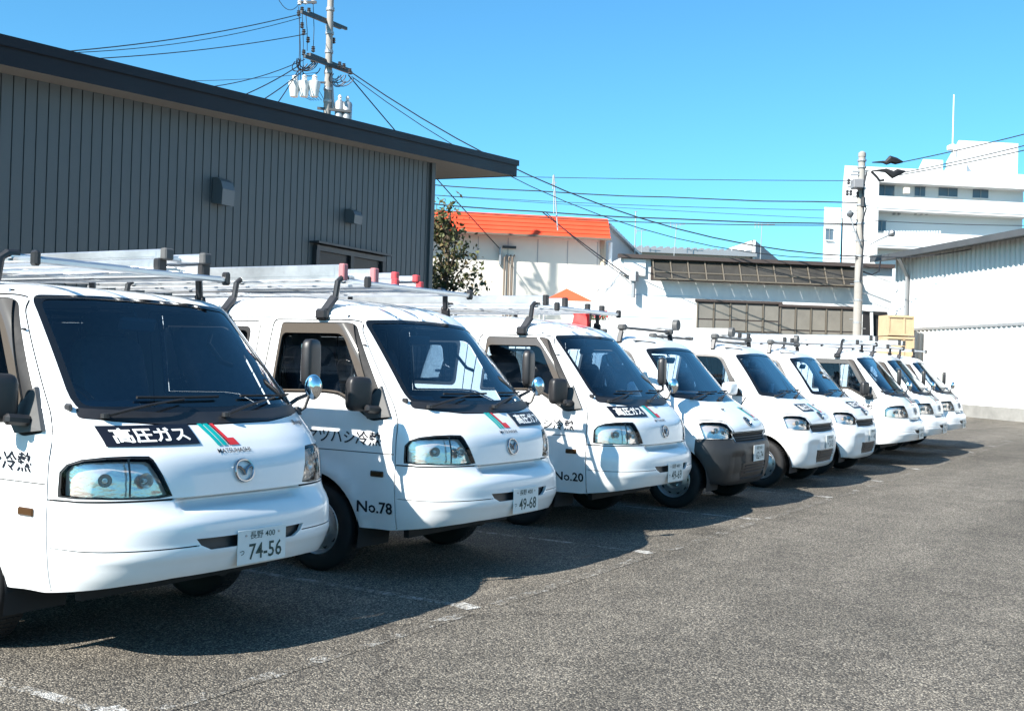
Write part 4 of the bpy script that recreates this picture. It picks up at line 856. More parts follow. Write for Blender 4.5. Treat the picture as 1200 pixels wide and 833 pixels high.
# side wall, running back to the right
a = CAM_TH-R(21); dS = Vector((math.cos(a), math.sin(a), 0)); c0 = f1.w(u1, 0, 0); c1 = c0+dS*14
zs1 = zt-0.25
sv = [c0, c1, c1+Vector((0, 0, zs1-2.0)), c0+Vector((0, 0, zs1))]; nS = Vector((dS.y, -dS.x, 0))
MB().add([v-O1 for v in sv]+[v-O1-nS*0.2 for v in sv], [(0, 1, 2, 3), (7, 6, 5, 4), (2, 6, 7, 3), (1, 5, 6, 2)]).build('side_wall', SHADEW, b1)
for k in range(26):
    p = c0+dS*(0.3+k*0.5)+Vector((0, 0, zs1-2.0*(0.3+k*0.5)/14+0.06)); MB().bar(p-O1+nS*0.15, p-O1-nS*3, 0.25, 0.10).build('roof_rib', GALV, b1)
MB().bar(c0-O1+nS*0.1+Vector((0, 0, zs1-0.02)), c1-O1+nS*0.1+Vector((0, 0, zs1-2.02)), 0.2, 0.12).build('verge_board', GALV, b1)
p = c0+dS*3.2+nS*0.35+Vector((0, 0, 4.9)); ac = MB().box(p-O1, (0.8, 0.5, 0.6), Matrix.Rotation(a, 3, 'Z')).build('air_conditioner', GALV, b1)

# ------------------------------------------------------------------ white warehouse with dark glazed strips
f2 = Facade(870, 48, 85); O2 = f2.w(0, 0)
b2 = empty('white_warehouse', O2); tag(b2, 'low white metal warehouse with dark framed glazing strips under its eaves', 'building')
PANE = mat('smoked_pane', (0.055, 0.05, 0.042), 0.25, 0, 0.5, 0, 0.35, 0.9); PANE2 = mat('brown_pane', (0.20, 0.185, 0.16), 0.35, 0, 0.5, 0, 0.25, 0.7); BAR = mat('brown_bar', (0.13, 0.11, 0.085), 0.6); EDGE = mat('dark_edge', (0.06, 0.045, 0.04), 0.6)
ul, zl = f2.sz(728, 302); ur, zr = f2.sz(1046, 310); zT = zl
f2.slab(MB(), ul, ur, 0, zT, 0, -10, O2).build('wall', WHITEM, b2)
MB().bar(f2.w(ul-0.15, zT+0.06, 0.12)-O2, f2.w(ur, zT+0.06, 0.12)-O2, 0.30, 0.16).build('eaves_trim', EDGE, b2)
_, zu0 = f2.sz(880, 331); zu1 = zT-0.05; ua, _ = f2.sz(764, 315); ub, _ = f2.sz(1004, 315)
n = 12; dx = (ub-ua)/n
f2.slab(MB(), ua-0.05, ub+0.05, zu0-0.05, zu1+0.05, 0.0, 0.03, O2).build('glazing_backing', EDGE, b2)
def slantpane(i):
    zs = [zu0, zu0+(zu1-zu0)*0.33, zu0+(zu1-zu0)*0.36, zu1]; os_ = [0.55, 0.40, 0.385, 0.08]
    for a_, b_ in ((0, 1), (2, 3)):
        q = [f2.w(ua+dx*i+0.04, zs[a_], os_[a_]), f2.w(ua+dx*(i+1)-0.04, zs[a_], os_[a_]), f2.w(ua+dx*(i+1)-0.04, zs[b_], os_[b_]), f2.w(ua+dx*i+0.04, zs[b_], os_[b_])]
        MB().add([v-O2 for v in q]+[v-O2-f2.n*0.03 for v in q], [(0, 1, 2, 3), (7, 6, 5, 4), (0, 4, 5, 1), (2, 6, 7, 3)]).build('pane', PANE, b2)
for i in range(n): slantpane(i); MB().bar(f2.w(ua+dx*i, zu0-0.02, 0.58)-O2, f2.w(ua+dx*i, zu1, 0.12)-O2, 0.05, 0.05).build('glazing_bar', BAR, b2)
MB().bar(f2.w(ua-0.03, zu0-0.02, 0.56)-O2, f2.w(ub, zu0-0.02, 0.56)-O2, 0.06, 0.06).build('glazing_bar', BAR, b2); MB().bar(f2.w(ua, zu0+(zu1-zu0)*0.345, 0.41)-O2, f2.w(ub, zu0+(zu1-zu0)*0.345, 0.41)-O2, 0.05, 0.05).build('glazing_bar', BAR, b2)
u, _ = f2.sz(741, 310); f2.slab(MB(), ul+0.1, ua-0.3, zu0+0.1, zu1, 0.0, 0.12, O2).build('louvre_panel', WHITEM, b2)
for (pa, pb, pt_, pbm, nn) in ((817, 912, 353, 389, 5), (914, 1002, 359, 406, 5)):
    xa, z1 = f2.sz(pa, pt_); xb, z0 = f2.sz(pb, pbm); ww = (xb-xa)/nn
    z1 = f2.sz((pa+pb)/2, pt_+2)[1]; z0 = f2.sz((pa+pb)/2, pbm)[1]
    wn = f2.slab(MB(), xa, xb, z0, z1, 0.02, 0.06, O2).build('window', EDGE, b2)
    for i in range(nn):
        for zz0, zz1 in ((z0+0.05, z0+(z1-z0)*0.4-0.03), (z0+(z1-z0)*0.4+0.03, z1-0.08)):
            f2.slab(MB(), xa+ww*i+0.04, xa+ww*(i+1)-0.04, zz0, zz1, 0.06, 0.08, O2).build('pane', PANE2, wn)
        f2.slab(MB(), xa+ww*i-0.025, xa+ww*i+0.025, z0, z1, 0.06, 0.12, O2).build('mullion', BAR, wn)
    f2.slab(MB(), xa-0.1, xb+0.1, z1, z1+0.10, 0.0, 0.16, O2).build('window_head', EDGE, wn)
for py in (346, 372):
    _, z = f2.sz(770, py); f2.slab(MB(), ul, f2.sz(812, 360)[0], z-0.015, z+0.015, 0.0, 0.015, O2).build('sheet_joint', mat('joint_blue', (0.45, 0.55, 0.62), 0.6), b2)
u, z = f2.sz(741, 330); MB().tube([f2.w(u, z-0.7, 0.25)-O2, f2.w(u, z+0.4, 0.25)-O2], 0.09, 8).box(f2.w(u, z+0.2, 0.3)-O2, (0.3, 0.3, 0.4)).build('junction_box', GALV, b2)
xa, _ = f2.sz(1012, 330); xb, _ = f2.sz(1040, 330)
f2.slab(MB(), xa, xb, 0, f2.sz(1025, 365)[1], 0.01, 0.04, O2).build('doorway', LINER, b2)  # dark sheet on the wall, painted for the shade inside the open doorway
MB().bar(f2.w((xa+xb)/2, 0, 0.15)-O2, f2.w((xa+xb)/2-0.2, f2.sz(1025, 366)[1], 0.15)-O2, 0.12, 0.08).build('door_prop', WHITEM, b2)

# ------------------------------------------------------------------ long shed coming forward on the right
aw = CAM_TH+R(9); dV = Vector((math.cos(aw), math.sin(aw), 0)); nV = Vector((-dV.y, dV.x, 0))
p0 = at(1046, 440, 46.5); p0 = Vector((p0.x, p0.y, 0)); O3 = p0
SHEDM = mat('shed_sheet', (0.68, 0.69, 0.69), 0.6, 0, 0.4, 0, 0.10, 0.6, stretch=(1, 1, 0.25)); b3 = empty('white_shed', O3); tag(b3, 'tall white corrugated shed with dark sloping roof edge and drainpipe', 'building')
h3 = on_plane(1046, 302, p0, nV).z; LN = 40
MB().add([Vector((0, 0, 0)), -dV*LN, -dV*LN+Vector((0, 0, h3)), Vector((0, 0, h3)), -nV*8, -dV*LN-nV*8, -dV*LN-nV*8+Vector((0, 0, h3)), -nV*8+Vector((0, 0, h3))], [(0, 1, 2, 3), (1, 5, 6, 2), (0, 3, 7, 4), (4, 7, 6, 5)]).build('wall', SHEDM, b3)
for k in range(120):
    q = -dV*(0.15+k*0.3)+nV*0.02; MB().bar(q, q+Vector((0, 0, h3-0.05)), 0.07, 0.06).build('wall_rib', SHEDM, b3)
MB().add([v+Vector((0, 0, h3)) for v in (nV*0.9+dV*0.5, nV*0.9-dV*LN, -nV*8-dV*LN+Vector((0, 0, 1.2)), -nV*8+dV*0.5+Vector((0, 0, 1.2)))]+[v+Vector((0, 0, h3-0.22)) for v in (nV*0.9+dV*0.5, nV*0.9-dV*LN, -nV*8-dV*LN+Vector((0, 0, 1.2)), -nV*8+dV*0.5+Vector((0, 0, 1.2)))], [(0, 1, 2, 3), (7, 6, 5, 4), (0, 4, 5, 1), (1, 5, 6, 2), (3, 2, 6, 7), (0, 3, 7, 4)]).build('roof', mat('dark_roof', (0.07, 0.075, 0.08), 0.5, 0, 0.4, 0, 0.2, 1.5), b3)
MB().bar(nV*0.06+Vector((0, 0, 0.22)), -dV*LN+nV*0.06+Vector((0, 0, 0.22)), 0.14, 0.44).build('plinth', mat('plinth_concrete', (0.28, 0.27, 0.25), 0.9, 0, 0.3, 0, 0.3, 1.2), b3)
MB().bar(nV*0.055+Vector((0, 0, h3*0.52)), -dV*LN+nV*0.055+Vector((0, 0, h3*0.52)), 0.05, 0.10).build('sheet_lap', GALV, b3)
MB().tube([-dV*1.2+nV*0.12, -dV*1.2+nV*0.12+Vector((0, 0, h3-0.9)), -dV*1.5+nV*0.6+Vector((0, 0, h3-0.3)), -dV*1.7+nV*0.8+Vector((0, 0, h3-0.2))], 0.08, 8).build('drainpipe', GALV, b3, True)

# ------------------------------------------------------------------ apartment block far behind
f4 = Facade(1060, 100, 84); _b = ray(965, 430); f4.back = Vector((_b[0], _b[1], 0)).normalized(); O4 = f4.w(0, 0); APT = mat('white_render', (0.74, 0.74, 0.73), 0.8, 0, 0.3, 0, 0.04, 0.15); AGL = mat('apartment_glass', (0.10, 0.14, 0.18), 0.12, 0, 0.6)
b4 = empty('apartment_block', O4); tag(b4, 'tall white apartment block with balconies and stepped rooftop', 'building')
def blk(name, pa, pb, pt_, o0=0.0, o1=-12, zb_=0, m=APT, par=b4):
    ua_, z_ = f4.sz(pa, pt_); ub_, _ = f4.sz(pb, pt_); return f4.slab(MB(), ua_, ub_, zb_ if zb_ is not None else z_-3, z_, o0, o1, O4).build(name, m, par)
blk('wing', 971, 991, 241, -1.0); blk('wall', 990, 1200, 194, 0.0)
blk('rooftop_box', 1094, 1118, 182, -2, -8, 14); blk('rooftop_box', 1128, 1146, 181, -2, -9, 14); blk('stair_tower', 1143, 1215, 157, -3, -11, 14)
def rect(name, pa, pb, p0_, p1_, m, o0, o1, par=b4):
    ua_, z1 = f4.sz(pa, p0_); ub_, _ = f4.sz(pb, p0_); z0 = f4.sz(pa, p1_)[1]; return f4.slab(MB(), ua_, ub_, z0, z1, o0, o1, O4).build(name, m, par)
for (pa, pb, q0, q1) in ((1025, 1048, 217, 229), (1072, 1084, 219, 230), (1028, 1038, 259, 271), (972.5, 981, 267, 280), (1100, 1122, 218, 230), (1140, 1158, 220, 232)):
    o = -0.98 if pa < 990 else 0.02
    w_ = rect('window', pa, pb, q0, q1, AGL, o, o+0.04); 
    rect('window_frame', pa-0.6, pb+0.6, q0-0.8, q0, GALV, o, o+0.10, w_); rect('window_frame', (pa+pb)/2-0.3, (pa+pb)/2+0.3, q0, q1, GALV, o+0.04, o+0.09, w_); rect('window_sill', pa-0.6, pb+0.6, q1, q1+0.8, APT, o, o+0.16, w_)
for py in (213.5, 246, 289): rect('floor_slab', 1020, 1200, py, py+2.5, APT, 0.0, 1.3)
for (py0, py1) in ((232, 246), (275, 289)):
    bl_ = rect('balcony_front', 1020, 1200, py0, py1, APT, 1.2, 1.35)
rect('balcony_side', 1020, 1023, 213, 300, APT, 0.0, 1.3)
for k, px in enumerate(np.arange(1029, 1096, 3.2)): rect('baluster', px, px+1.4, 272.5, 275, APT, 1.2, 1.3)
for px in (1046, 1052, 1071, 1078, 1084): rect('vent_cap', px, px+2, 250, 252, GALV, 0.0, 0.25)
rect('air_conditioner', 1053, 1059, 222, 229, mat('ac_beige', (0.6, 0.56, 0.48), 0.6), 0.9, 1.25)
u, z = f4.sz(1142, 166); u2, z2 = f4.sz(1146, 99)
mast = MB().tube([f4.w(u, z-1, -4), f4.w(u, z2, -4)], 0.06, 8).lathe([(0.5, 0), (0.5, 0.35), (0.2, 0.5)], 12, c=f4.w(u, z, -4)); tag(mast.build('radio_mast', WHITEM, None), 'tall thin white radio mast on apartment rooftop', 'mast')

# ------------------------------------------------------------------ far ribbed-roof building
f5 = Facade(830, 82, 84); O5 = f5.w(0, 0); b5 = empty('ribbed_roof_factory', O5); tag(b5, 'pale distant factory with ribbed roof edge showing above the white warehouse', 'building')
ua5, z5 = f5.sz(740, 290); ub5, _ = f5.sz(880, 292); f5.slab(MB(), ua5, ub5, 0, z5-0.3, 0, -14, O5).build('wall', CREAM, b5); f5.slab(MB(), ua5, ub5+0.3, z5-0.35, z5-0.05, 0.5, -14, O5).build('roof_edge', GALV, b5)
k = ua5
while k < ub5: f5.slab(MB(), k, k+0.22, z5-0.05, z5+0.12, 0.5, -14, O5).build('roof_rib', GALV, b5); k += 0.5
ua6, _ = f5.sz(881, 292); ub6, z6 = f5.sz(884, 282); f5.slab(MB(), ua6, ub6, 0, z6, 0.3, -6, O5).build('gable_fin', APT, b5)
q0, q1 = f5.w(ub6, 0, 0.2), f5.w(ub6, 0, 0.2)+Vector((math.cos(CAM_TH-R(30)), math.sin(CAM_TH-R(30)), 0))*6
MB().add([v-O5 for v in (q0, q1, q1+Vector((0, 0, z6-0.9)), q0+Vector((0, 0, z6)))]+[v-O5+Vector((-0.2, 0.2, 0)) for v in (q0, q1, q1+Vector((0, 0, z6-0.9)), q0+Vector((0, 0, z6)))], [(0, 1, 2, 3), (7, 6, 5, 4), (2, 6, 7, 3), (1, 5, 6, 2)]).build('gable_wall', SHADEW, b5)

# ------------------------------------------------------------------ utility poles
CONC = mat('pole_concrete', (0.32, 0.30, 0.275), 0.85, 0, 0.3, 0, 0.12, 2.0, 0.1, 40); WIRE = mat('black_cable', (0.012, 0.013, 0.018), 0.5); WOODA = mat('steel_arm', (0.06, 0.065, 0.07), 0.5, 0.3); PORC = mat('porcelain', (0.72, 0.72, 0.70), 0.25); INS = mat('insulator_dark', (0.05, 0.05, 0.055), 0.3); SLEEVE = mat('black_sleeve', (0.010, 0.010, 0.012), 0.6)
def ground_pt(px, depth): p = at(px, 440, depth); return Vector((p.x, p.y, 0))
D1 = 46.0; PX1 = 372
lp = ground_pt(373.5, D1); pole1 = empty('utility_pole', lp); tag(pole1, 'concrete utility pole with crossarms and transformers rising behind the grey building', 'utility pole')
def q1(px, py, dd=0.0): return at(px, py, D1+dd)-lp
zz = at(381, -40, D1).z
MB().lathe([(0.20, 0), (0.125, zz)], 16, cap=True).build('shaft', CONC, pole1, True)
for py in (10, 38, 60, 84, 104, 118):
    p = q1(379, py); MB().lathe([(0.175, -0.06), (0.175, 0.06)], 14, c=(0, 0, p.z), cap=True).build('pole_band', GALV, pole1)
for (a, b_, dd) in (((353, 14), (399, 33), -0.25), ((361, 15), (406, 34), 0.25), ((357, 66), (412, 86), -0.2), ((363, 64), (408, 82), 0.25)):
    MB().bar(q1(*a, -1.2+dd), q1(*b_, 1.2+dd), 0.10, 0.12).build('crossarm', WOODA, pole1)
MB().bar(q1(349, 3), q1(371, 3), 0.08, 0.10).build('crossarm', WOODA, pole1)
MB().tube([q1(384, 30, .2), q1(386.5, 75, .2), q1(390, 128, .2)], 0.085, 8).build('conduit', GALV, pole1)
for i, px in enumerate((345, 356.5, 368.5)):
    p = q1(px, 104, -0.3); c_ = MB().lathe([(0.001, -0.35), (0.16, -0.34), (0.19, -0.1), (0.24, 0.15), (0.24, 0.28), (0.10, 0.34), (0.001, 0.35)], 14, c=p).lathe([(0.09, 0), (0.12, 0.06), (0.08, 0.1), (0.12, 0.16), (0.05, 0.22)], 10, c=p+Vector((0, 0, 0.33))).build('cutout_switch', PORC, pole1, True)
MB().bar(q1(342, 97), q1(382, 97), 0.07, 0.07).build('crossarm', WOODA, pole1)
for px, py in ((398, 127), (407, 128)):
    p = q1(px, py, 0.2); MB().lathe([(0.001, -0.5), (0.19, -0.48), (0.20, 0.2), (0.15, 0.28), (0.001, 0.30)], 16, c=p).build('transformer', GALV, pole1, True)
    MB().lathe([(0.06, 0), (0.09, 0.05), (0.06, 0.1), (0.09, 0.16), (0.04, 0.25)], 10, c=p+Vector((0, 0, 0.29))).build('bushing', PORC, pole1)
MB().bar(q1(372, 127), q1(411, 131), 0.10, 0.10).build('crossarm', WOODA, pole1)
for px, py in ((351, 3), (358, 2), (367, 2), (354, 12), (362, 13), (354, 30), (356, 38), (361, 47), (367, 58), (356, 62), (361, 66), (366, 70), (398, 76), (403, 78), (410, 84), (372, 70), (350, 16), (391, 48)):
    p = q1(px, py, random.uniform(-0.4, 0.4)); MB().lathe([(0.03, -0.12), (0.09, -0.08), (0.05, -0.03), (0.09, 0.02), (0.05, 0.06), (0.08, 0.10), (0.02, 0.13)], 10, c=p).build('insulator', PORC if py < 6 else INS, pole1)
loops = MB()
for k in range(16):
    cx, cy = random.choice([(352, 75), (365, 80), (398, 95), (405, 92), (360, 72), (395, 88)]); pts = []
    r = random.uniform(5, 13); ph = random.uniform(0, 6)
    dd_ = random.uniform(-0.4, 0.4)
    for t in np.linspace(0, math.pi*1.1, 13): pts.append(q1(cx+r*math.cos(t+ph*0.15), cy+r*0.9*math.sin(t), dd_))
    loops.tube(pts, 0.018, 4)
for xs in ((350, 8, 352, 100), (354, 12, 355, 92), (358, 12, 360, 60), (367, 6, 367, 62), (351, 20, 349, 98)): loops.tube([q1(xs[0], xs[1]), q1((xs[0]+xs[2])/2+1, (xs[1]+xs[3])/2), q1(xs[2], xs[3])], 0.014, 4)
for k in range(6): loops.tube([q1(350+4*k, 100), q1(352+5*k, 112), q1(365+3*k, 118)], 0.012, 4)
tag(loops.build('jumper_wires', WIRE, pole1), kind='stuff')

D2 = 45.0; rp_ = ground_pt(1003, D2); pole2 = empty('utility_pole', rp_); tag(pole2, 'concrete utility pole with step bolts and street lamps before the white warehouse', 'utility pole')
def q2(px, py, dd=0.0): return at(px, py, D2+dd)-rp_
zt2 = at(1020, 181, D2).z
MB().lathe([(0.19, 0), (0.135, zt2-0.1), (0.15, zt2-0.1), (0.15, zt2+0.05), (0.06, zt2+0.12), (0.001, zt2+0.12)], 16).build('shaft', CONC, pole2, True)
for py in (188, 196, 221, 240, 262, 282, 300, 330, 352, 378):
    z = q2(1012, py).z; MB().lathe([(0.18, -0.035), (0.18, 0.035)], 12, c=(0, 0, z), cap=True).build('pole_band', GALV, pole2)
for k in range(22):
    z = 2.2+k*0.35; sd = 1 if k % 2 else -1; MB().tube([_r*0.12*sd+np.array([0, 0, z]), _r*0.33*sd+np.array([0, 0, z])], 0.018, 5).build('step_bolt', GALV, pole2)
for (a, b_) in (((997, 205), (1016, 205)), ((999, 201), (1015, 202)), ((994, 219), (1014, 217))): MB().bar(q2(*a), q2(*b_), 0.06, 0.06).build('bracket', GALV, pole2)
p = q2(1004.5, 216, -0.2); MB().box(p, (0.5, 0.4, 0.36), Matrix.Rotation(CAM_TH, 3, 'Z'), bev=0.03).build('switch_box', mat('box_grey', (0.20, 0.20, 0.21), 0.5), pole2)
p = q2(1011.5, 237, -0.25); MB().box(p, (0.16, 0.16, 0.42), bev=0.03).build('junction_box', BLACK, pole2)
for px, py in ((994.5, 213), (993, 226), (1005, 228), (997, 226)): MB().lathe([(0.03, -0.12), (0.07, -0.06), (0.04, 0), (0.07, 0.06), (0.02, 0.12)], 8, c=q2(px, py)).build('insulator', INS, pole2)
MB().tube([q2(1016, 200), q2(1011, 225, -0.16), q2(1015, 245, -0.17), q2(1010, 262, -0.18), q2(1012, 285, -0.18), q2(1008, 330, -0.19)], 0.03, 6).build('wrapped_cable', WIRE, pole2, True)
# lamps on the pole
for name, arm, head, aim in (('lamp_arm', [(1008, 287), (1000, 266), (997, 255)], (996, 250), (-0.2, 0, 0.98)), ('lamp_arm', [(1019, 287), (1030, 281), (1041, 276)], (1046, 273), (0.8, 0, 0.45))):
    la = MB().tube([q2(*x, -0.2) for x in arm], 0.03, 6).build(name, GALV, pole2, True)
    h_ = q2(*head, -0.2); e_ = q2(*arm[-1], -0.2); MB().tube([e_, e_+(h_-e_)*0.5, h_, h_+(h_-e_)*0.5], [0.05, 0.13, 0.15, 0.05], 8).build('lamp_head', mat('lamp_housing', (0.12, 0.13, 0.14), 0.4), la, True)
for row in ([(1034, 190), (1038, 191), (1043, 187), (1050, 189), (1058, 190)], [(1031, 200), (1038, 200), (1046, 205), (1052, 202), (1061, 201)]):
    MB().tube([q2(1022, row[0][1]+0.5)]+[q2(*x) for x in row], [0.02, 0.05, 0.09, 0.16, 0.14, 0.03], 7).build('cable_sleeve', SLEEVE, pole2, True)
MB().tube([q2(1021, 201), q2(1027, 207), q2(1031, 212), q2(1036, 211)], 0.05, 6).build('cable_sleeve', SLEEVE, pole2, True)
MB().tube([q2(1010, 318), q2(1022, 322), q2(1030, 318), q2(1032, 305)], 0.03, 6).build('loose_cable', WIRE, pole2, True)

# ------------------------------------------------------------------ overhead cables
def cable(a, b_, da, db, sag=0.0, r=0.018, label=None, group=None, wob=0.0):
    A, B = at(*a, da), (b_ if isinstance(b_, Vector) else at(*b_, db)); pts = []
    for t in np.linspace(0, 1, 15): pts.append(A+(B-A)*t-Vector((0, 0, sag*4*t*(1-t)+wob*math.sin(t*60))))
    o = MB().tube([p-A for p in pts], r, 5).build('overhead_cable', WIRE); o.location = A; tag(o, label, 'cable', group); return o
LB = 'thin black overhead cable running from the tall pole out over the grey building roof'; GR = 'cables leaving the pole behind the grey building'
for a, b_, da, db, sg, r in (((352, 17), (60, 62), D1, 36, .2, .020), ((353, 21), (60, 63), D1, 36, .3, .014), ((360, 40), (40, 72), D1, 36, .2, .018), ((357, 70), (200, 105), D1, 40, .3, .018), ((352, 76), (270, 118), D1, 42, .1, .022), ((350, 82), (312, 138), D1, 43, .1, .022), ((366, 74), (290, 128), D1, 42, .1, .022), ((372, 85), (120, 92), D1, 40, .2, .010), ((352, 3), (318, -20), D1, 40, .6, .014)):
    cable(a, b_, da, db, sg, r, LB, GR)
LB2 = 'black overhead cable slanting down from the tall pole past the orange roof'; GR2 = 'cables slanting down past the orange roof'
for a, b_, da, db, sg, r in (((410, 84), (1011, 301), D1, 44.9, 1.7, .026), ((412, 90), (1011, 303), D1, 44.9, 2.0, .018), ((408, 88), f1.pt(586, 292, 0.15), D1, 40, .1, .026)):
    cable(a, b_, da, db, sg, r, LB2, GR2)
LB3 = 'near level black overhead cable crossing the sky above the orange roof'; GR3 = 'level cables crossing above the orange roof'
for a, b_, sg, r, wb in (((300, 198), (1010, 212), .12, .014, 0), ((300, 200), (1010, 238), .25, .024, .02), ((300, 213), (1010, 247), .25, .012, 0), ((300, 218), (1010, 263), .35, .028, .015), ((300, 224), (1010, 264), .45, .020, 0), ((300, 212), (1010, 258), .15, .010, 0)):
    cable(a, b_, 52, 45.0, sg, r, LB3, GR3, wb)
LB4 = 'black service cable dropping from the level cables to the white warehouse'
cable((636, 249), f2.pt(741, 327, 0.3), 48.6, 44, .05, .026, LB4, 'service drops'); cable((640, 249), f2.pt(741, 330, 0.3), 48.6, 44, .15, .018, LB4, 'service drops')
LB5 = 'black overhead cable rising from the street lamp pole toward the apartment rooftop'
for a, b_ in (((1058, 190), (1330, 122)), ((1061, 202), (1330, 136)), ((1050, 206), (1330, 145))): cable(a, b_, 45, 40, .1, .02, LB5, 'cables rising to the apartment side')
cable((1012, 300), on_plane(1138, 292, p0+nV*0.1, nV), 44.6, 38, .15, .02, 'thin black cable strung from the street lamp pole along the white shed', 'cables along the shed')
cable((1010, 258), (1330, 264), 44.6, 40, .1, .014, 'faint black cable strung from the street lamp pole past the balconies', 'cables along the shed')

# ------------------------------------------------------------------ roof aerials
def aerial(base, top, depth, arms, label):
    A, B = at(*base, depth), at(*top, depth); m = MB().tube([Vector((0, 0, -0.5)), B-A], 0.03, 6)
    o = empty('roof_aerial', A); m.build('mast', GALV, o)
    for (x0, y0, x1, y1) in arms: MB().tube([at(x0, y0, depth)-A, at(x1, y1, depth)-A], 0.022, 5).build('aerial_element', GALV, o)
    tag(o, label, 'aerial')
aerial((790, 292), (793, 262), 80, [(785, 264, 803, 263), (786, 260, 786, 268), (790, 261, 790, 266), (797, 262, 797, 265)], 'small television aerial on ribbed factory roof, nearer the orange roof')
aerial((891, 300), (893, 262), 80, [(884, 263, 908, 263), (885, 260, 885, 268), (889, 260, 889, 267), (900, 262, 900, 265)], 'television aerial with long boom beside the factory gable')
aerial((752, 288), (752, 270), 80, [(745, 271, 757, 270), (746, 269, 746, 274)], 'tiny television aerial just right of the orange roof')
aerial((744, 290), (745, 248), 60, [(743, 248, 747, 248)], 'slender rod aerial with white tip beside the orange roof')
aerial((654, 256), (649, 205), 47, [(646, 216, 652, 214), (648, 206, 648, 222), (649, 224, 649, 250)], 'thin aerial pole standing on top of the orange roof')

# ------------------------------------------------------------------ tree, canopy, flower basket
LEAF = mat('leaf_olive', (0.075, 0.085, 0.03), 0.6, 0, 0.4, 0, 0.45, 1.5); LEAF2 = mat('leaf_brown', (0.13, 0.10, 0.045), 0.7, 0, 0.3, 0, 0.3, 2); BARK = mat('bark', (0.10, 0.08, 0.06), 0.9, 0, 0.2, 0, 0.3, 8)
DT = 24.0; tb = ground_pt(520, DT); tree = empty('small_tree', tb); tag(tree, 'small leafy tree with sparse olive and brown leaves against the grey building corner', 'tree')
tr = MB(); ht = at(523, 236, DT).z
tr.tube([(0, 0, 0), (0.05, 0.02, 1.2), (-0.03, 0.05, 2.4), (0.02, 0, 3.6), (0, 0, ht-0.3)], [0.11, 0.09, 0.07, 0.045, 0.012], 8)
rnd = random.Random(3); tips = []
def tp(px, py, dd): return at(px, py, DT+dd)-tb
for k in range(34):
    py = rnd.uniform(240, 350); wd = np.interp(py, [236, 262, 290, 320, 350], [5, 16, 30, 34, 32]); px = 520+rnd.uniform(-1, 1)*wd+ (8 if py > 270 else -2)
    e = tp(px, py, rnd.uniform(-0.6, 0.6)); z0 = max(0.8, e.z-rnd.uniform(0.3, 0.9)); s0 = Vector((0.02, 0.01, z0)); mid = (s0+e)/2+Vector((rnd.uniform(-.1, .1), rnd.uniform(-.1, .1), 0.12)); tr.tube([s0, mid, e], [0.03, 0.018, 0.006], 5); tips += [e, mid, (mid+e)/2]
tr.build('trunk', BARK, tree, True)
def leaves(name, n, m, seed, sz=(0.035, 0.075)):
    r_ = random.Random(seed); mb = MB()
    for i in range(n):
        c = Vector(r_.choice(tips))+Vector((r_.gauss(0, .13), r_.gauss(0, .13), r_.gauss(0, .13))); s_ = r_.uniform(*sz)
        u = Vector((r_.gauss(0, 1), r_.gauss(0, 1), r_.gauss(0, 1))).normalized(); v = u.orthogonal().normalized(); v.rotate(Matrix.Rotation(r_.uniform(0, 6.28), 3, u)); w = u.cross(v)
        mb.add([c-v*s_, c+w*s_*0.55+u*s_*0.12, c+v*s_, c-w*s_*0.55+u*s_*0.12], [(0, 1, 2, 3)])
    return tag(mb.build(name, m, tree, flip=False), kind='stuff')
leaves('crown', 1400, LEAF, 5); leaves('dry_leaves', 500, LEAF2, 9)

CAN = mat('orange_canvas', (0.72, 0.10, 0.04), 0.7, 0, 0.3, 0, 0.08, 2)
DC = 41.0; cb = ground_pt(661, DC); can = empty('orange_canopy', cb); tag(can, 'small orange pyramid tent canopy standing in front of the cream shop', 'canopy')
za, ze = at(661, 338, DC).z, at(661, 354, DC).z; hw = 0.88; rt = Matrix.Rotation(CAM_TH+0.06, 3, 'Z')
cor = [rt @ Vector((sx*hw, sy*hw, ze)) for sx, sy in ((-1, -1), (1, -1), (1, 1), (-1, 1))]; ap = Vector((0, 0, za))
for k in range(4):
    a_, b_ = cor[k], cor[(k+1) % 4]; n_ = (b_-a_).cross(ap-a_).normalized()*0.012
    MB().add([a_, b_, ap, a_-n_, b_-n_, ap-n_], [(0, 1, 2), (5, 4, 3), (0, 3, 4, 1), (1, 4, 5, 2), (2, 5, 3, 0)]).build('canopy_panel', CAN, can)
    MB().tube([a_+Vector((0, 0, -ze))*1.0, a_], 0.03, 6).build('canopy_post', WHITEM, can)
    MB().add([a_, b_, b_-Vector((0, 0, .16)), a_-Vector((0, 0, .16))], [(0, 1, 2, 3)]).build('valance', WHITEM, can)
DF = 38.0; fb = at(701, 384, DF); fl = empty('flower_basket', fb); tag(fl, 'hanging flower basket with red blooms on the shaded shop side', 'flower basket')
MB().lathe([(0.001, -0.25), (0.20, -0.25), (0.27, 0.12), (0.29, 0.12), (0.29, 0.16), (0.001, 0.14)], 16).build('basket', mat('wicker', (0.32, 0.26, 0.18), 0.8), fl)
mb = MB(); rr = random.Random(4)
for k in range(160):
    c = Vector((rr.gauss(0, .18), rr.gauss(0, .18), 0.22+rr.random()*0.22)); s_ = 0.05; u = Vector((rr.gauss(0, 1), rr.gauss(0, 1), rr.gauss(0, 1))).normalized(); v = u.orthogonal().normalized(); w = u.cross(v); mb.add([c-v*s_, c+w*s_*.6, c+v*s_, c-w*s_*.6], [(0, 1, 2, 3)])
tag(mb.build('foliage', LEAF, fl, flip=False), kind='stuff')
mb = MB()
for k in range(40): mb.lathe([(0.001, 0), (0.045, 0.02), (0.03, 0.04), (0.001, 0.05)], 6, c=(rr.gauss(0, .17), rr.gauss(0, .17), 0.30+rr.random()*0.28))
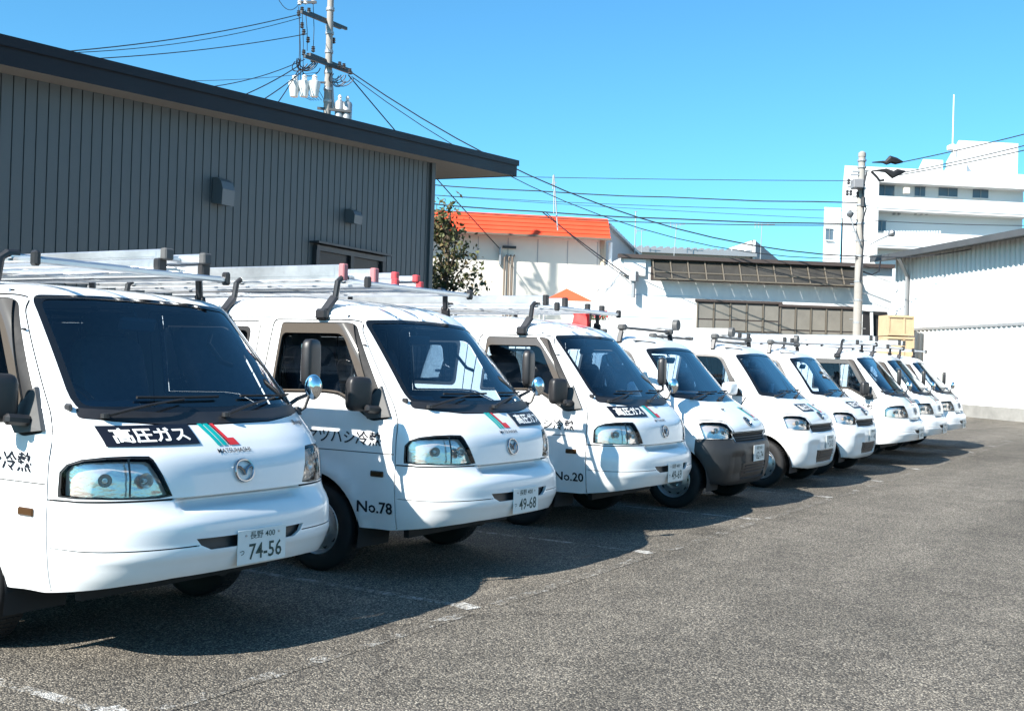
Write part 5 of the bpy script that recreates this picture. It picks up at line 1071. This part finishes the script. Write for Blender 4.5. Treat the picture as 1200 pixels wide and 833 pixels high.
tag(mb.build('blooms', mat('bloom_red', (0.6, 0.05, 0.06), 0.6), fl), kind='stuff')
MB().bar((0, 0, 0.14), (0, 0, 1.3), 0.02).bar((0, 0, 1.3), tuple(Vector(_f)*1.6+Vector((0, 0, 1.3))), 0.03).build('hanger', GALV, fl)

# stacked timber crates at the shed door
TIMB = mat('crate_board', (0.50, 0.37, 0.23), 0.75, 0, 0.3, 0, 0.15, 2.5)
for (pa, pb, pt_, pbm, lab) in ((1038, 1071, 394, 422, 'lower tan plywood crate stacked by the shed doorway'), (1040, 1071, 369, 392, 'upper tan plywood crate stacked by the shed doorway')):
    dpt = 43.5; A, B = at(pa, pbm, dpt), at(pb, pbm, dpt); z0, z1 = (0.0 if pt_ > 380 else at(pa, 393, dpt).z), at(pa, pt_, dpt).z; wdt = (B-A).length; c = (A+B)/2; cr = empty('plywood_crate', (c.x, c.y, z0)); cr.rotation_euler = (0, 0, CAM_TH-math.pi/2+0.05); h = z1-z0
    tag(cr, lab, 'crate', 'crates by the shed')
    MB().box((0, 0.5, h/2), (wdt, 1.0, h)).build('crate_panel', TIMB, cr)
    for x in (-wdt/2+0.03, wdt*0.12, wdt/2-0.03): MB().box((x, -0.015, h/2), (0.06, 0.03, h-0.01)).build('batten', TIMB, cr)
    for z in (0.05, h-0.05): MB().box((0, -0.03, z), (wdt, 0.03, 0.08)).build('batten', TIMB, cr)

# ------------------------------------------------------------------ the row of vans
OLD, SHO = build_old_van(); OLDLOW, SHL = build_old_van(True); NEW, SHN = build_new_van()
def place(src, first, x, y, rz=0.0):
    v = src if first else copy_tree(src); v.location = (x, y, 0); v.rotation_euler = (0, 0, R(rz)); return v
def kid(v, nm): return [c for c in v.children if c.name.split('.')[0] == nm]
GRP = 'white vans parked in a row'
def side_words(v, no):
    if no: t, f = text_fit(no, 0.27, 0.075, 0.02); SHO.on_side('van_number', t, f, 0.59, 0.47, NAVY, v, 0.004)
    t, f = text_fit('マツハシ冷熱', 0.62, 0.088, 0.012); SHO.on_side('company_name', t, f, 0.86, 0.905, NAVY, v, 0.004)
def bongo_word(v):
    t, f = text_fit('Bongo', 0.12, 0.03, 0.02, 0.25); SHO.on_front('model_word', t, f, 0.60, 1.055, NAVY, v, 0.004)
olds = [(4.045, 3.87, 'white cab-over van with licence plate 74-56 and a folded stepladder on its rack', '74-56', None, 0),
        (6.555, 3.855, 'white cab-over van with No.78 on its door and licence plate 49-68', '49-68', 'No.78', 0),
        (9.31, 3.93, 'white cab-over van with No.20 on its door and licence plate 49-69', '49-69', 'No.20', 0),
        (18.85, 3.72, 'white cab-over van parked next after the three short-nosed vans', '49-71', None, 0),
        (21.3, 3.80, 'white cab-over van second after the three short-nosed vans', '74-57', None, 0),
        (23.9, 3.9, 'white cab-over van at the far end of the row by the shed', '74-58', None, 0)]
vans_old = []
for i, (x, y, lab, num, no, rz) in enumerate(olds):
    v = place(OLDLOW, True, x, y, rz) if i == 0 else place(OLD, False, x, y, rz)
    tag(v, lab, 'van', GRP); vans_old.append(v)
    pl = plate_plain(v, -0.004, 0.495); plate_text(pl, -0.004, 0.495, num)
    side_words(v, no)
    if i in (0, 2): gas_sign(SHO, v, -0.45, 1.028, 0.46); logo(SHO, v, -0.07, 1.03)
    elif i == 1: logo(SHO, v, -0.03, 1.03); gas_sign(SHO, v, 0.40, 1.02, 0.46)
    else: gas_sign(SHO, v, 0.30, 1.025, 0.40); logo(SHO, v, -0.06, 1.03)
    bongo_word(v)
    if i in (1, 2):
        st = MB().box((-0.60, 0.80, 1.25), (0.004, 0.05, 0.16)).build('green_sticker', mat('sticker_green', (0.30, 0.5, 0.40), 0.6), v)
def kill(o):
    for c in list(o.children): kill(c)
    bpy.data.objects.remove(o)
kill(OLD)
kid(vans_old[0], 'roof_rack')[0].location.z = -0.08
news = [(11.45, 3.89, 'white short-nosed van with a dark grey unpainted bumper and plate 62-74', '62-74', 'grey'),
        (14.15, 3.89, 'white short-nosed van with white bumper beside the grey-bumpered van', '・2-13', 'white'),
        (16.35, 3.89, 'white short-nosed van with white bumper, next to the far cab-over vans', '・・41', 'white')]
vans_new = []; src_new = copy_tree(NEW)
for i, (x, y, lab, num, bc) in enumerate(news):
    v = place(NEW, True, x, y) if i == 0 else place(src_new, False, x, y); tag(v, lab, 'van', GRP); vans_new.append(v)
    pl = plate_plain(v, -0.006, 0.56, 0.03); plate_text(pl, -0.006, 0.56, num, 0.03)
    if bc == 'grey':
        b_ = kid(v, 'bumper')[0]; b_.data = b_.data.copy(); b_.data.materials[0] = BUMPG; b_['label'] = 'dark grey unpainted plastic front bumper'
    logo(SHN, v, 0.30 if i == 0 else 0.16, 0.965, 0.9)
    if i: gas_sign(SHN, v, -0.22 if i == 1 else -0.05, 0.975, 0.42, 0.085)
kill(src_new)
# papers and small things on dashboards
pap = MB().add([(-0.05, 0.62, 1.15), (0.30, 0.60, 1.15), (0.34, 0.84, 1.17), (0.0, 0.86, 1.18)], [(0, 1, 2, 3)]); 
o = link('paper_sheet', [(v[0], v[1], v[2]) for v in pap.v], pap.f, PAPER); o.location = (11.45, 3.89+0.18, 0.0); tag(o, 'sheet of white paper lying on the dashboard of the grey-bumpered van', 'paper')
for p_, lab in (((14.15+0.28, 3.89+0.85, 1.14), 'white drinks cup standing on the dashboard of the van beside the grey-bumpered van'),):
    tag(MB().lathe([(0.001, 0), (0.032, 0), (0.04, 0.10), (0.042, 0.11), (0.03, 0.115), (0.001, 0.115)], 16).build('drinks_cup', PAPER, None, True), lab, 'cup').location = p_

# ------------------------------------------------------------------ ladders and loads on the racks
def ladder(x0, y0, y1, z, w, rail, lab, capm=RED, step=0.33, tilt=0.0, rails2=False):
    L_ = empty('ladder', (x0, y0, z)); ln = y1-y0
    for sx in (-1, 1):
        r_ = MB().box((sx*w/2, ln/2, rail[1]/2), (rail[0], ln, rail[1]), bev=0.006).build('side_rail', ALU, L_)
        MB().box((sx*(w/2+rail[0]*0.30), ln/2, rail[1]/2), (rail[0]*0.5, ln-0.1, rail[1]*0.5)).build('rail_web', ALU, r_)
        MB().box((sx*w/2, -0.008, rail[1]/2), (rail[0]+0.012, 0.05, rail[1]+0.010), bev=0.008).build('end_cap', capm, L_)
    k = 0.18
    while k < ln-0.1: MB().bar((-w/2, k, rail[1]/2), (w/2, k, rail[1]/2), 0.035, 0.028, bev=0.006).build('rung', ALU, L_); k += step
    tag(L_, lab, 'ladder'); return L_
# first van: folded stepladder
x, y = 4.045, 3.87
ladder(x+0.40, y+1.0, y+3.1, 1.862, 0.32, (0.05, 0.06), 'lower half of the folded stepladder on the 74-56 van', BLACK)
ladder(x+0.40, y+0.97, y+3.05, 1.925, 0.28, (0.05, 0.055), 'upper half of the folded stepladder on the 74-56 van', GREYP)
# second van: extension ladder and a small ladder
x, y = 6.555, 3.855
ladder(x-0.42, y+1.12, y+4.0, 1.945, 0.34, (0.04, 0.105), 'long aluminium extension ladder with pink end caps on the No.78 van', mat('pink_cap', (0.42, 0.16, 0.17), 0.6))
ladder(x+0.12, y+1.10, y+2.9, 1.945, 0.30, (0.035, 0.05), 'short red-tipped ladder lying beside the extension ladder on the No.78 van', RED)
ladder(x+0.12, y+1.12, y+2.9, 1.998, 0.26, (0.035, 0.045), 'upper red-tipped ladder lying on the short ladder of the No.78 van', RED)
# third van: ladder with a red flag
x, y = 9.31, 3.93
ladder(x-0.35, y+1.05, y+4.1, 1.945, 0.36, (0.035, 0.085), 'long aluminium ladder with black ends on the No.20 van', BLACK)
ladder(x+0.34, y+1.0, y+3.0, 1.945, 0.30, (0.03, 0.05), 'narrow aluminium ladder with a red flag on its end on the No.20 van', BLACK)
fg = empty('warning_flag', (x+0.50, y+1.14, 1.83)); tag(fg, 'red cloth warning flag hung from the rack front of the No.20 van', 'flag')
gv = [(0.02*math.sin(j*1.3)+0.0, -0.02+0.20*i/6+0.008*math.sin(i*2+j), -0.16+0.28*j/7-0.03*math.sin(i*1.1)) for j in range(8) for i in range(7)]
link('cloth', gv, [(j*7+i, j*7+i+1, (j+1)*7+i+1, (j+1)*7+i) for j in range(7) for i in range(6)], REDCLOTH, fg, smooth=True)
MB().tube([(0, -0.02, 0.16), (0, -0.02, -0.1)], 0.012, 6).build('flag_stick', RACKP, fg)
# loads on the newer vans: carry tubes and a ladder
def carry_tube(x0, y0, y1, z, lab):
    t = empty('carry_tube', (x0, y0, z)); MB().tube([(0, 0, 0), (0, y1-y0, 0)], 0.05, 14).build('tube', WHITEM, t, True)
    for yy in (-0.03, y1-y0): MB().lathe([(0.001, 0), (0.062, 0), (0.062, 0.06), (0.001, 0.06)], 14, c=(0, yy, 0), axis='Y').build('tube_cap', GREYP, t, True)
    tag(t, lab, 'carry tube')
carry_tube(11.45+0.35, 3.89+1.1, 3.89+3.2, 1.90, 'white plastic carry tube on the roof of the grey-bumpered van')
carry_tube(14.15-0.30, 3.89+1.2, 3.89+3.3, 1.90, 'white plastic carry tube on the roof of the van beside the grey-bumpered one')
carry_tube(16.35+0.1, 3.89+1.15, 3.89+3.3, 1.90, 'white plastic carry tube on the last short-nosed van')
ladder(14.15+0.30, 3.89+1.25, 3.89+3.3, 1.848, 0.34, (0.03, 0.06), 'aluminium ladder on the roof of the van beside the grey-bumpered one', BLACK)
ladder(16.35-0.30, 3.89+1.15, 3.89+3.3, 1.848, 0.34, (0.03, 0.06), 'aluminium ladder on the roof of the last short-nosed van', BLACK)
for j, (x, y) in enumerate(((18.85, 3.72), (21.3, 3.8))):
    ladder(x+0.1, y+0.8, y+3.6, 1.972, 0.38, (0.035, 0.08), ('aluminium ladder on the cab-over van next after the short-nosed vans', 'aluminium ladder on the cab-over van second after the short-nosed vans')[j], BLACK)
